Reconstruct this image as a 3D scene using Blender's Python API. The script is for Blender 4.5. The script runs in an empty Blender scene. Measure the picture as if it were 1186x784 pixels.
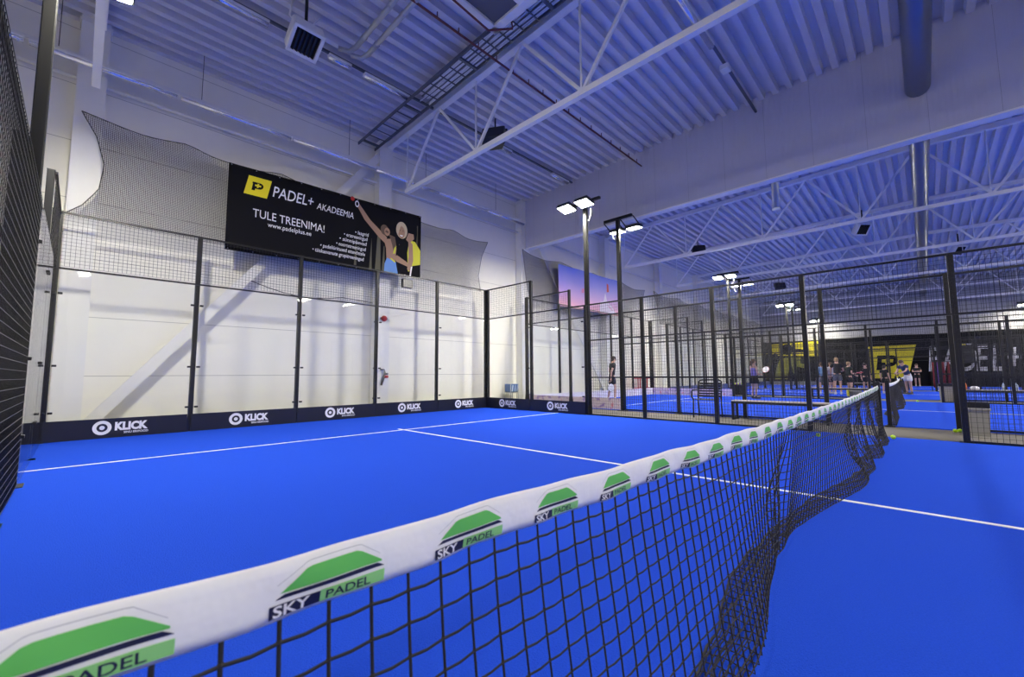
import bpy, bmesh, math, random
from mathutils import Vector, Matrix
random.seed(7)
scn = bpy.context.scene
COL = scn.collection
PI = math.pi

# ------------------------------------------------------------------ camera
W_PX = 1186.0
F_PX = 489.657
YAW, PITCH, ROLL = 0.798329, 0.085464, -0.006002
CAM = Vector((-4.63537, -0.60918, 1.10315))
fw = Vector((math.sin(YAW)*math.cos(PITCH), math.cos(YAW)*math.cos(PITCH), math.sin(PITCH)))
rt = Vector((math.cos(YAW), -math.sin(YAW), 0))
up = rt.cross(fw)
r2 = rt*math.cos(ROLL) + up*math.sin(ROLL)
u2 = -rt*math.sin(ROLL) + up*math.cos(ROLL)
cd = bpy.data.cameras.new('camera')
cam = bpy.data.objects.new('camera', cd)
COL.objects.link(cam)
cam.matrix_world = Matrix(((r2.x, u2.x, -fw.x, CAM.x), (r2.y, u2.y, -fw.y, CAM.y), (r2.z, u2.z, -fw.z, CAM.z), (0, 0, 0, 1)))
cd.sensor_fit = 'HORIZONTAL'
cd.sensor_width = 36.0
cd.lens = 36.0*F_PX/W_PX
cd.clip_start = 0.02
cd.clip_end = 200
cd.dof.use_dof = True
cd.dof.focus_distance = 6.0
cd.dof.aperture_fstop = 5.6
scn.camera = cam

vs = scn.view_settings
vs.view_transform = 'Standard'
vs.look = 'None'
vs.gamma = 1.0
vs.use_curve_mapping = False
vs.exposure = 0.0
cy = scn.cycles
cy.use_denoising = True
cy.max_bounces = 10
cy.diffuse_bounces = 6
cy.glossy_bounces = 4
cy.transmission_bounces = 8
cy.transparent_max_bounces = 40
cy.sample_clamp_indirect = 8.0
cy.caustics_reflective = False
cy.caustics_refractive = False

# ------------------------------------------------------------------ materials
def mat(name, col, rough=0.5, metal=0.0, spec=0.5, bump=0.0, bscale=60.0, var=0.0, vscale=4.0, coat=0.0):
    m = bpy.data.materials.new(name)
    m.use_nodes = True
    nt = m.node_tree
    b = nt.nodes['Principled BSDF']
    b.inputs['Base Color'].default_value = (*col, 1)
    b.inputs['Roughness'].default_value = rough
    b.inputs['Metallic'].default_value = metal
    b.inputs['Specular IOR Level'].default_value = spec
    if coat:
        b.inputs['Coat Weight'].default_value = coat
    tc = nt.nodes.new('ShaderNodeTexCoord')
    if bump > 0:
        n = nt.nodes.new('ShaderNodeTexNoise'); n.inputs['Scale'].default_value = bscale; n.inputs['Detail'].default_value = 3
        nt.links.new(tc.outputs['Object'], n.inputs['Vector'])
        bp = nt.nodes.new('ShaderNodeBump'); bp.inputs['Strength'].default_value = bump; bp.inputs['Distance'].default_value = 0.01
        nt.links.new(n.outputs['Fac'], bp.inputs['Height'])
        nt.links.new(bp.outputs['Normal'], b.inputs['Normal'])
    n2 = nt.nodes.new('ShaderNodeTexNoise'); n2.inputs['Scale'].default_value = vscale; n2.inputs['Detail'].default_value = 4
    nt.links.new(tc.outputs['Object'], n2.inputs['Vector'])
    mx = nt.nodes.new('ShaderNodeMix'); mx.data_type = 'RGBA'
    v = max(var, 0.03)
    mx.inputs['A'].default_value = (*[min(1, c*(1-v)) for c in col], 1)
    mx.inputs['B'].default_value = (*[min(1, c*(1+v)) for c in col], 1)
    nt.links.new(n2.outputs['Fac'], mx.inputs['Factor'])
    nt.links.new(mx.outputs['Result'], b.inputs['Base Color'])
    return m

def emat(name, col, strength):
    m = bpy.data.materials.new(name); m.use_nodes = True
    nt = m.node_tree
    b = nt.nodes['Principled BSDF']
    b.inputs['Base Color'].default_value = (*col, 1)
    b.inputs['Emission Color'].default_value = (*col, 1)
    b.inputs['Emission Strength'].default_value = strength
    return m

def glass_mat(name='clear_glass', tint=(0.985, 0.99, 0.985)):
    m = bpy.data.materials.new(name); m.use_nodes = True
    nt = m.node_tree; nt.nodes.clear()
    out = nt.nodes.new('ShaderNodeOutputMaterial')
    tr = nt.nodes.new('ShaderNodeBsdfTransparent'); tr.inputs['Color'].default_value = (*tint, 1)
    gl = nt.nodes.new('ShaderNodeBsdfGlossy'); gl.inputs['Roughness'].default_value = 0.02
    gl.inputs['Color'].default_value = (0.9, 0.9, 0.9, 1)
    lw = nt.nodes.new('ShaderNodeLayerWeight'); lw.inputs['Blend'].default_value = 0.5
    pw = nt.nodes.new('ShaderNodeMath'); pw.operation = 'POWER'; pw.inputs[1].default_value = 5.0
    nt.links.new(lw.outputs['Facing'], pw.inputs[0])
    fr = nt.nodes.new('ShaderNodeMath'); fr.operation = 'MULTIPLY_ADD'; fr.inputs[1].default_value = 0.7; fr.inputs[2].default_value = 0.018
    nt.links.new(pw.outputs[0], fr.inputs[0])
    mx = nt.nodes.new('ShaderNodeMixShader')
    nt.links.new(fr.outputs[0], mx.inputs[0]); nt.links.new(tr.outputs[0], mx.inputs[1]); nt.links.new(gl.outputs[0], mx.inputs[2])
    nt.links.new(mx.outputs[0], out.inputs[0])
    return m

def net_mat(name, col, cell, frac):
    """fine protective netting: threads on a square grid, holes clear"""
    m = bpy.data.materials.new(name); m.use_nodes = True
    nt = m.node_tree; nt.nodes.clear()
    out = nt.nodes.new('ShaderNodeOutputMaterial')
    tr = nt.nodes.new('ShaderNodeBsdfTransparent')
    df = nt.nodes.new('ShaderNodeBsdfDiffuse'); df.inputs['Color'].default_value = (*col, 1)
    tc = nt.nodes.new('ShaderNodeTexCoord')
    sp = nt.nodes.new('ShaderNodeSeparateXYZ'); nt.links.new(tc.outputs['Object'], sp.inputs[0])
    hs = []
    for ax in ('X', 'Z'):
        d = nt.nodes.new('ShaderNodeMath'); d.operation = 'DIVIDE'; d.inputs[1].default_value = cell
        nt.links.new(sp.outputs[ax], d.inputs[0])
        f = nt.nodes.new('ShaderNodeMath'); f.operation = 'FRACT'; nt.links.new(d.outputs[0], f.inputs[0])
        l = nt.nodes.new('ShaderNodeMath'); l.operation = 'LESS_THAN'; l.inputs[1].default_value = frac
        nt.links.new(f.outputs[0], l.inputs[0]); hs.append(l)
    mxm = nt.nodes.new('ShaderNodeMath'); mxm.operation = 'MAXIMUM'
    nt.links.new(hs[0].outputs[0], mxm.inputs[0]); nt.links.new(hs[1].outputs[0], mxm.inputs[1])
    mx = nt.nodes.new('ShaderNodeMixShader')
    nt.links.new(mxm.outputs[0], mx.inputs[0]); nt.links.new(tr.outputs[0], mx.inputs[1]); nt.links.new(df.outputs[0], mx.inputs[2])
    nt.links.new(mx.outputs[0], out.inputs[0])
    return m

def panel_mat(name, col, axis, pitch, width, micro_axis=None, micro=0.1, rough=0.45, groove=0.55):
    """metal cladding: sandwich-panel joints every `pitch` along `axis`, optional micro ribs"""
    m = mat(name, col, rough, spec=0.4)
    nt = m.node_tree; b = nt.nodes['Principled BSDF']
    tc = nt.nodes.new('ShaderNodeTexCoord')
    sp = nt.nodes.new('ShaderNodeSeparateXYZ'); nt.links.new(tc.outputs['Object'], sp.inputs[0])
    d = nt.nodes.new('ShaderNodeMath'); d.operation = 'DIVIDE'; d.inputs[1].default_value = pitch
    nt.links.new(sp.outputs[axis], d.inputs[0])
    f = nt.nodes.new('ShaderNodeMath'); f.operation = 'FRACT'; nt.links.new(d.outputs[0], f.inputs[0])
    l = nt.nodes.new('ShaderNodeMath'); l.operation = 'LESS_THAN'; l.inputs[1].default_value = width/pitch
    nt.links.new(f.outputs[0], l.inputs[0])
    mx = nt.nodes.new('ShaderNodeMix'); mx.data_type = 'RGBA'
    old = b.inputs['Base Color'].links[0].from_socket
    nt.links.new(old, mx.inputs['A']); mx.inputs['B'].default_value = (*[c*groove for c in col], 1)
    nt.links.new(l.outputs[0], mx.inputs['Factor'])
    nt.links.new(mx.outputs['Result'], b.inputs['Base Color'])
    if micro_axis:
        d2 = nt.nodes.new('ShaderNodeMath'); d2.operation = 'MULTIPLY'; d2.inputs[1].default_value = 2*PI/micro
        nt.links.new(sp.outputs[micro_axis], d2.inputs[0])
        s = nt.nodes.new('ShaderNodeMath'); s.operation = 'SINE'; nt.links.new(d2.outputs[0], s.inputs[0])
        bp = nt.nodes.new('ShaderNodeBump'); bp.inputs['Strength'].default_value = 0.35; bp.inputs['Distance'].default_value = 0.006
        nt.links.new(s.outputs[0], bp.inputs['Height']); nt.links.new(bp.outputs['Normal'], b.inputs['Normal'])
    return m

def gradient_mat(name, stops, z0, z1):
    """printed banner cloth whose picture fades from one ink to another over its height"""
    m = mat(name, (1, 1, 1), 0.5)
    nt = m.node_tree; b = nt.nodes['Principled BSDF']
    tc = nt.nodes.new('ShaderNodeTexCoord')
    sp = nt.nodes.new('ShaderNodeSeparateXYZ'); nt.links.new(tc.outputs['Object'], sp.inputs[0])
    mr = nt.nodes.new('ShaderNodeMapRange'); mr.inputs['From Min'].default_value = z0; mr.inputs['From Max'].default_value = z1
    nt.links.new(sp.outputs['Z'], mr.inputs['Value'])
    cr = nt.nodes.new('ShaderNodeValToRGB')
    els = cr.color_ramp.elements
    els[0].position = stops[0][0]; els[0].color = (*stops[0][1], 1)
    els[1].position = stops[-1][0]; els[1].color = (*stops[-1][1], 1)
    for p, c in stops[1:-1]:
        e = els.new(p); e.color = (*c, 1)
    nt.links.new(mr.outputs['Result'], cr.inputs['Fac'])
    nt.links.new(cr.outputs['Color'], b.inputs['Base Color'])
    return m

def splatter_mat(name, base, inks, scale):
    """printed board: pale ground with soft blots of ink"""
    m = mat(name, base, 0.4)
    nt = m.node_tree; b = nt.nodes['Principled BSDF']
    tc = nt.nodes.new('ShaderNodeTexCoord')
    n = nt.nodes.new('ShaderNodeTexNoise'); n.inputs['Scale'].default_value = scale; n.inputs['Detail'].default_value = 3
    nt.links.new(tc.outputs['Object'], n.inputs['Vector'])
    cr = nt.nodes.new('ShaderNodeValToRGB')
    els = cr.color_ramp.elements
    els[0].position = 0.35; els[0].color = (*inks[0], 1)
    els[1].position = 0.7; els[1].color = (*inks[1], 1)
    e = els.new(0.47); e.color = (*base, 1)
    e = els.new(0.58); e.color = (*base, 1)
    nt.links.new(n.outputs['Fac'], cr.inputs['Fac'])
    nt.links.new(cr.outputs['Color'], b.inputs['Base Color'])
    return m

LAMP = 520.0
M = dict(
    turf=mat('blue_turf', (0.018, 0.083, 0.69), 0.9, spec=0.06, bump=0.7, bscale=160, var=0.14, vscale=130),
    line=mat('white_turf_line', (0.85, 0.87, 0.9), 0.8, bump=0.2, bscale=200),
    concrete=mat('grey_concrete', (0.13, 0.12, 0.105), 0.8, bump=0.1, var=0.15),
    wall=panel_mat('white_wall_panel', (0.90, 0.88, 0.79), 'Z', 1.12, 0.012),
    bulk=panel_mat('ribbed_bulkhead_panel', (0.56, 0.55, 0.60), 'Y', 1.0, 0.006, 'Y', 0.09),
    farw=panel_mat('far_wall_panel', (0.36, 0.36, 0.36), 'Y', 1.0, 0.01, 'Y', 0.15),
    steel=mat('white_painted_steel', (0.84, 0.83, 0.79), 0.4),
    deck=mat('white_roof_deck', (0.64, 0.63, 0.67), 0.35),
    black=mat('black_powder_coat', (0.010, 0.010, 0.012), 0.35),
    wire=mat('black_fence_wire', (0.012, 0.012, 0.013), 0.3),
    plate=mat('grey_plate', (0.18, 0.18, 0.18), 0.4, metal=0.6),
    glass=glass_mat(),
    ad=mat('black_board_vinyl', (0.010, 0.011, 0.022), 0.35),
    white=mat('white_print', (0.82, 0.82, 0.84), 0.5),
    banner=mat('black_banner_cloth', (0.006, 0.006, 0.009), 0.8, spec=0.12),
    curtain=mat('dark_curtain', (0.010, 0.010, 0.011), 0.9, spec=0.1, bump=0.3, bscale=8),
    yellow=mat('yellow_print', (0.78, 0.66, 0.012), 0.5),
    duct=mat('duct_metal', (0.22, 0.24, 0.29), 0.28, metal=0.9),
    galv=mat('galvanised_metal', (0.42, 0.44, 0.48), 0.32, metal=0.85),
    tray=mat('dark_steel_tray', (0.12, 0.13, 0.16), 0.4, metal=0.5),
    cable=mat('grey_cable', (0.85, 0.86, 0.88), 0.45),
    red=mat('red_paint', (0.55, 0.03, 0.03), 0.4),
    redpipe=mat('dark_red_pipe', (0.13, 0.03, 0.04), 0.5),
    cord=mat('black_net_cord', (0.012, 0.012, 0.016), 0.7),
    knot=mat('brown_net_knot', (0.03, 0.022, 0.018), 0.8),
    tape=mat('white_net_tape', (0.84, 0.84, 0.84), 0.7, bump=0.5, bscale=14),
    green=mat('green_print', (0.12, 0.52, 0.10), 0.6),
    lgreen=mat('light_green_print', (0.26, 0.62, 0.20), 0.6),
    navy=mat('navy_print', (0.006, 0.008, 0.045), 0.6),
    grey_line=mat('grey_print', (0.55, 0.55, 0.58), 0.6),
    lens=emat('lit_lamp_lens', (1.0, 0.95, 0.82), LAMP),
    lampbody=mat('lamp_housing', (0.03, 0.03, 0.032), 0.4),
    pole=mat('lamp_pole_paint', (0.010, 0.010, 0.010), 0.4, spec=0.3),
    tube=mat('bright_reflector', (0.92, 0.93, 0.95), 0.22, metal=0.8),
    ball=mat('tennis_ball_felt', (0.55, 0.85, 0.02), 0.9, bump=0.4, bscale=400),
    binbody=mat('grey_bin_plastic', (0.33, 0.32, 0.30), 0.5),
    maroon=mat('maroon_cloth', (0.16, 0.008, 0.022), 0.8),
    purple=mat('purple_cloth', (0.22, 0.08, 0.42), 0.8),
    wood=mat('pale_bench_slat', (0.42, 0.38, 0.36), 0.6),
    hnet=net_mat('dark_safety_net', (0.03, 0.03, 0.035), 0.028, 0.22),
    hnet2=net_mat('dense_safety_net', (0.025, 0.025, 0.03), 0.028, 0.26),
    shade=mat('grey_cloth', (0.16, 0.16, 0.17), 0.8),
    orange=mat('orange_bottle', (0.65, 0.16, 0.03), 0.4),
    clearpl=mat('pale_blue_plastic', (0.45, 0.55, 0.68), 0.3),
    blueplastic=mat('blue_plastic', (0.05, 0.12, 0.30), 0.4),
    pinkboard=splatter_mat('pink_printed_board', (0.72, 0.60, 0.68), ((0.35, 0.22, 0.55), (0.75, 0.22, 0.28)), 5.0),
    whiteboard=splatter_mat('white_printed_board', (0.78, 0.76, 0.82), ((0.62, 0.55, 0.75), (0.72, 0.60, 0.72)), 3.0),
    navyboard=mat('navy_board_vinyl', (0.03, 0.05, 0.16), 0.4),
    sky=gradient_mat('sunset_print', [(0, (0.75, 0.33, 0.42)), (0.35, (0.50, 0.30, 0.58)), (0.65, (0.28, 0.25, 0.66)), (1, (0.12, 0.19, 0.72))], 3.95, 5.75),
)

# ------------------------------------------------------------------ mesh building
class MB:
    def __init__(s):
        s.v = []; s.f = []; s.m = []; s.mats = []; s.sm = []
    def mi(s, m):
        if m not in s.mats: s.mats.append(m)
        return s.mats.index(m)
    def add(s, vs_, fs, m, smooth=False):
        o = len(s.v); k = s.mi(m)
        s.v += [tuple(p) for p in vs_]
        for f in fs:
            s.f.append(tuple(i+o for i in f)); s.m.append(k); s.sm.append(smooth)
    def box(s, c, size, m, rot=None, bevel=0.0):
        hx, hy, hz = size[0]/2, size[1]/2, size[2]/2
        c = Vector(c)
        if bevel > 0:
            b = min(bevel, hx*.9, hy*.9, hz*.9)
            pts = []
            # chamfered box: 24 verts
            idx = {}
            for sx in (-1, 1):
                for sy in (-1, 1):
                    for sz in (-1, 1):
                        for a in range(3):
                            p = [sx*(hx-b), sy*(hy-b), sz*(hz-b)]
                            p[a] = (sx*hx, sy*hy, sz*hz)[a]
                            idx[(sx, sy, sz, a)] = len(pts); pts.append(Vector(p))
            fs = []
            for a in range(3):
                for sg in (-1, 1):
                    o1, o2 = [(1, 2), (2, 0), (0, 1)][a]
                    q = []
                    for s1, s2 in ((-1, -1), (1, -1), (1, 1), (-1, 1)):
                        k = [0, 0, 0]; k[a] = sg; k[o1] = s1; k[o2] = s2
                        q.append(idx[(k[0], k[1], k[2], a)])
                    fs.append(q if sg > 0 else q[::-1])
            for a in range(3):      # edge chamfers along axis a
                o1, o2 = [(1, 2), (2, 0), (0, 1)][a]
                for s1 in (-1, 1):
                    for s2 in (-1, 1):
                        def g(sa, ax):
                            k = [0, 0, 0]; k[a] = sa; k[o1] = s1; k[o2] = s2
                            return idx[(k[0], k[1], k[2], ax)]
                        q = [g(-1, o1), g(1, o1), g(1, o2), g(-1, o2)]
                        fs.append(q if s1*s2 < 0 else q[::-1])
            for sx in (-1, 1):
                for sy in (-1, 1):
                    for sz in (-1, 1):
                        q = [idx[(sx, sy, sz, a)] for a in range(3)]
                        fs.append(q if sx*sy*sz > 0 else q[::-1])
        else:
            pts = [Vector((x, y, z)) for x in (-hx, hx) for y in (-hy, hy) for z in (-hz, hz)]
            fs = [(0, 1, 3, 2), (4, 6, 7, 5), (0, 4, 5, 1), (2, 3, 7, 6), (0, 2, 6, 4), (1, 5, 7, 3)]
        if rot is not None:
            pts = [rot @ p for p in pts]
        s.add([c+p for p in pts], fs, m)
    def bar(s, a, b, w, h, m, upv=None):
        """rectangular bar from a to b, width w (sideways) and height h (along upv)"""
        a, b = Vector(a), Vector(b); d = (b-a)
        L = d.length; d.normalize()
        u = Vector(upv) if upv is not None else (Vector((0, 0, 1)) if abs(d.z) < .95 else Vector((0, 1, 0)))
        sd = d.cross(u).normalized(); u = sd.cross(d)
        pts = []
        for p in (a, b):
            for i, j in ((-1, -1), (1, -1), (1, 1), (-1, 1)):
                pts.append(p + sd*(i*w/2) + u*(j*h/2))
        s.add(pts, [(0, 1, 2, 3), (7, 6, 5, 4), (0, 4, 5, 1), (1, 5, 6, 2), (2, 6, 7, 3), (3, 7, 4, 0)], m)
    def tube(s, pts, r, m, n=8, smooth=True, cap=True):
        pts = [Vector(p) for p in pts]
        k = len(pts)
        rs = r if isinstance(r, (list, tuple)) else [r]*k
        t0 = (pts[1]-pts[0]).normalized()
        ref = Vector((0, 0, 1)) if abs(t0.z) < .9 else Vector((1, 0, 0))
        nrm = (ref - t0*ref.dot(t0)).normalized()
        vs_ = []
        for i, p in enumerate(pts):
            t = (pts[min(i+1, k-1)] - pts[max(i-1, 0)])
            if t.length < 1e-9: t = t0
            t = t.normalized()
            nrm = (nrm - t*nrm.dot(t))
            if nrm.length < 1e-6: nrm = t.orthogonal()
            nrm.normalize()
            bn = t.cross(nrm)
            for j in range(n):
                a = 2*PI*j/n
                vs_.append(p + nrm*(math.cos(a)*rs[i]) + bn*(math.sin(a)*rs[i]))
        fs = []
        for i in range(k-1):
            for j in range(n):
                a0 = i*n+j; a1 = i*n+(j+1) % n
                fs.append((a0, a1, a1+n, a0+n))
        if cap:
            fs.append(tuple(range(n))[::-1]); fs.append(tuple(range((k-1)*n, k*n)))
        s.add(vs_, fs, m, smooth)
    def ball(s, c, r, m, nu=14, nv=9, rot=None):
        c = Vector(c); rr = r if isinstance(r, (tuple, list)) else (r, r, r)
        vs_ = [Vector((0, 0, -rr[2]))]
        for i in range(1, nv):
            th = -PI/2 + PI*i/nv
            for j in range(nu):
                a = 2*PI*j/nu
                vs_.append(Vector((math.cos(th)*math.cos(a)*rr[0], math.cos(th)*math.sin(a)*rr[1], math.sin(th)*rr[2])))
        vs_.append(Vector((0, 0, rr[2])))
        fs = []
        for j in range(nu):
            fs.append((0, 1+(j+1) % nu, 1+j))
            fs.append((len(vs_)-1, 1+(nv-2)*nu+j, 1+(nv-2)*nu+(j+1) % nu))
        for i in range(nv-2):
            for j in range(nu):
                a = 1+i*nu+j; b = 1+i*nu+(j+1) % nu
                fs.append((a, b, b+nu, a+nu))
        if rot is not None: vs_ = [rot @ p for p in vs_]
        s.add([c+p for p in vs_], fs, m, True)
    def build(s, name, parent=None, loc=None):
        me = bpy.data.meshes.new(name)
        me.from_pydata(s.v, [], s.f)
        for m in s.mats: me.materials.append(m)
        for p, k, sm in zip(me.polygons, s.m, s.sm):
            p.material_index = k; p.use_smooth = sm
        me.update()
        o = bpy.data.objects.new(name, me)
        COL.objects.link(o)
        if parent is not None: o.parent = parent
        if loc is not None: o.location = loc
        return o

def thing(name, label, cat, loc=(0, 0, 0), rz=0.0, group=None):
    o = bpy.data.objects.new(name, None)
    COL.objects.link(o)
    o.location = loc; o.rotation_euler = (0, 0, rz)
    o['label'] = label; o['category'] = cat
    if group: o['group'] = group
    return o
def tag(o, label, cat, group=None):
    o['label'] = label; o['category'] = cat
    if group: o['group'] = group
    return o
def struct(o, label=None):
    o['kind'] = 'structure'
    if label: o['label'] = label
    return o
KIDS = {}
def copy_tree(o, loc=None, label=None, group=None, rz=None, skip=()):
    kids = {}
    for x in scn.objects:
        if x.parent is not None: kids.setdefault(x.parent.name, []).append(x)
    def rec(a, par):
        c = a.copy(); COL.objects.link(c)
        if par is not None: c.parent = par
        for k in kids.get(a.name, []):
            if k.name.split('.')[0] in skip: continue
            rec(k, c)
        return c
    r = rec(o, None)
    if loc is not None: r.location = loc
    if rz is not None: r.rotation_euler = (0, 0, rz)
    if label: r['label'] = label
    if group: r['group'] = group
    return r

_tc = {}
def text2d(txt, size=1.0, shear=0.0, offset=0.0, sx=1.0, align='LEFT', space=1.0):
    key = (txt, size, shear, offset, sx, align, space)
    if key not in _tc:
        cu = bpy.data.curves.new('lettering_tmp', 'FONT')
        cu.body = txt; cu.size = size; cu.shear = shear; cu.offset = offset; cu.align_x = align; cu.space_character = space
        cu.resolution_u = 3
        ob = bpy.data.objects.new('lettering_tmp', cu); COL.objects.link(ob)
        dg = bpy.context.evaluated_depsgraph_get()
        me = bpy.data.meshes.new_from_object(ob.evaluated_get(dg))
        vs_ = [(v.co.x*sx, v.co.y) for v in me.vertices]
        fs = [tuple(p.vertices) for p in me.polygons]
        bpy.data.objects.remove(ob); bpy.data.curves.remove(cu); bpy.data.meshes.remove(me)
        _tc[key] = (vs_, fs)
    return _tc[key]
def put2d(mb, geo, fn, m):
    mb.add([fn(u, v) for u, v in geo[0]], geo[1], m)
def poly2d(mb, pts, fn, m):
    mb.add([fn(u, v) for u, v in pts], [tuple(range(len(pts)))], m)
def ring2d(mb, c, r0, r1, fn, m, n=28):
    vs_ = []; fs = []
    for i in range(n):
        a = 2*PI*i/n
        vs_.append((c[0]+r0*math.cos(a), c[1]+r0*math.sin(a))); vs_.append((c[0]+r1*math.cos(a), c[1]+r1*math.sin(a)))
    for i in range(n):
        j = (i+1) % n
        fs.append((2*i, 2*i+1, 2*j+1, 2*j))
    mb.add([fn(*p) for p in vs_], fs, m)
def disc2d(mb, c, r, fn, m, n=24, ry=None):
    ry = ry or r
    poly2d(mb, [(c[0]+r*math.cos(2*PI*i/n), c[1]+ry*math.sin(2*PI*i/n)) for i in range(n)], fn, m)

# ------------------------------------------------------------------ the hall
XL, XR, YB, YF = -8.0, 42.0, 10.75, -13.0
def deck_z(y):
    return 8.0 + 0.028*(10.75-max(y, -1.0)) - (0.028*(-1.0-y) if y < -1 else 0)
mb = MB(); mb.box(((XL+XR)/2, (YB+YF)/2, -0.05), (XR-XL+1, YB-YF+1, 0.1), M['concrete'])
struct(mb.build('floor'), 'grey concrete hall floor')
mb = MB(); mb.box(((XL+XR)/2, YB+0.1, 4.3), (XR-XL+.4, 0.2, 8.8), M['wall']); struct(mb.build('wall_back'), 'white sandwich panel wall behind the glass courts')
mb = MB(); mb.box(((XL+XR)/2, YF-0.1, 4.3), (XR-XL+.4, 0.2, 8.8), M['wall']); struct(mb.build('wall_front'))
mb = MB(); mb.box((XL-0.1, (YB+YF)/2, 4.3), (0.2, YB-YF+.4, 8.8), M['wall']); struct(mb.build('wall_left'))
mb = MB(); mb.box((XR+0.1, (YB+YF)/2, 4.3), (0.2, YB-YF+.4, 8.8), M['farw']); struct(mb.build('wall_far'), 'grey far wall above the black curtain')
# corrugated roof deck: trapezoid ribs running along x
mb = MB()
pit = 0.31
prof = []
y = YB
while y > YF:
    for dy, dz in ((0, 0), (0.125, 0), (0.152, 0.14), (0.283, 0.14)):
        prof.append((y-dy, deck_z(y)+dz))
    y -= pit
vs_ = []; fs = []
for (yy, zz) in prof:
    vs_ += [(XL-.1, yy, zz), (XR+.1, yy, zz)]
for i in range(len(prof)-1):
    fs.append((2*i, 2*i+1, 2*i+3, 2*i+2))
mb.add(vs_, fs, M['deck'])
mb.box(((XL+XR)/2, (YB+YF)/2, 8.62), (XR-XL+.4, YB-YF+.4, 0.1), M['deck'])
struct(mb.build('ceiling'), 'white corrugated steel roof deck')
# bulkhead between the two roof bays
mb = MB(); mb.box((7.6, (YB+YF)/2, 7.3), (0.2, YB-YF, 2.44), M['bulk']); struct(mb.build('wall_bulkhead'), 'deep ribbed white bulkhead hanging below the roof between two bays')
mb = MB(); mb.box((7.6, (YB+YF)/2, 6.06), (0.26, YB-YF, 0.04), M['steel']); struct(mb.build('trim_1'))
# columns along the back wall
for i, x in enumerate((-4.75, 1.4, 7.45, 13.5, 19.5, 25.5, 31.5, 37.5)):
    mb = MB()
    mb.box((x-0.19, 10.58, 4.0), (0.03, 0.30, 8.0), M['steel']); mb.box((x+0.19, 10.58, 4.0), (0.03, 0.30, 8.0), M['steel'])
    mb.box((x, 10.44, 4.0), (0.41, 0.03, 8.0), M['steel']); mb.box((x, 10.6, 7.9), (0.46, 0.36, 0.06), M['steel'])
    struct(mb.build('column'), 'white steel wall column')

# ------------------------------------------------------------------ court floors and lines
CX = [0.0, 12.08, 24.16, 36.24]          # court centres along x
for i, cx in enumerate(CX):
    mb = MB(); mb.box((cx, 0, 0.008), (10.1, 20.1, 0.016), M['turf'])
    t = struct(mb.build('floor_turf'), 'blue artificial turf of a padel court')
    for yy in (6.95, -6.95):
        mb = MB(); mb.box((cx, yy, 0.0175), (10.0, 0.05, 0.004), M['line']); mb.build('line_marking', t)
    mb = MB(); mb.box((cx, 0, 0.0175), (0.05, 14.3, 0.004), M['line']); mb.build('line_marking', t)

# ------------------------------------------------------------------ court enclosure
def grid_panel(axis, a0, a1, z0, z1, off, sx=0.0625, sz=0.075, w=0.0045, inner=-1):
    """welded wire panel; axis 'y' or 'x' is the run of the panel, off its plane; inner: the side its level wires are on"""
    mb = MB()
    L = a1-a0
    n = max(1, round(L/sx)); k = max(1, round((z1-z0)/sz))
    P = (lambda a, z, d: (off+d, a, z)) if axis == 'y' else (lambda a, z, d: (a, off+d, z))
    h = w/2
    fs = [(0, 1, 5, 4), (1, 2, 6, 5), (2, 3, 7, 6), (3, 0, 4, 7)]
    for i in range(n+1):
        a = a0+L*i/n
        q = [(a-h, -h), (a+h, -h), (a+h, h), (a-h, h)]
        mb.add([P(u, z0, d) for u, d in q] + [P(u, z1, d) for u, d in q], fs, M['wire'])
    f6 = [(j, (j+1) % 6, 6+(j+1) % 6, 6+j) for j in range(6)]
    for i in range(k+1):
        z = z0+(z1-z0)*i/k
        q = [(z+h*math.sin(PI*j/3), inner*w+h*math.cos(PI*j/3)) for j in range(6)]
        mb.add([P(a0, u, d) for u, d in q] + [P(a1, u, d) for u, d in q], f6, M['wire'], True)
    return mb

def post_mb(h, sx=0.08, sy=0.08, plate=True, run='x'):
    mb = MB(); mb.box((0, 0, h/2), (sx, sy, h), M['black'], bevel=0.006)
    if plate: mb.box((0, 0, 0.008), (sx+.10, sy+.10, 0.016), M['black'])
    a, b = .08, sx/2+.001      # flared foot of the tall glass posts
    ax, ay = (a, .041) if run == 'x' else (.041, a)
    if h > 3.5: mb.add([(-ax, -ay, .016), (ax, -ay, .016), (ax, ay, .016), (-ax, ay, .016), (-b, -b, .36), (b, -b, .36), (b, b, .36), (-b, b, .36)],
           [(0, 1, 5, 4), (1, 2, 6, 5), (2, 3, 7, 6), (3, 0, 4, 7)], M['black'])
    mb.box((0, 0, h+0.004), (sx+.004, sy+.004, 0.008), M['black'])
    return mb

YS = [10.0, 8.0, 6.0, 4.333, 2.667, 1.0]       # post stations of a side wall, half a court
def clamp_mb(dx, dy):
    mb = MB(); mb.box((dx, dy, 0), (0.06 if dx else 0.05, 0.06 if dy else 0.05, 0.035), M['black'], bevel=0.004)
    return mb

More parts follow.
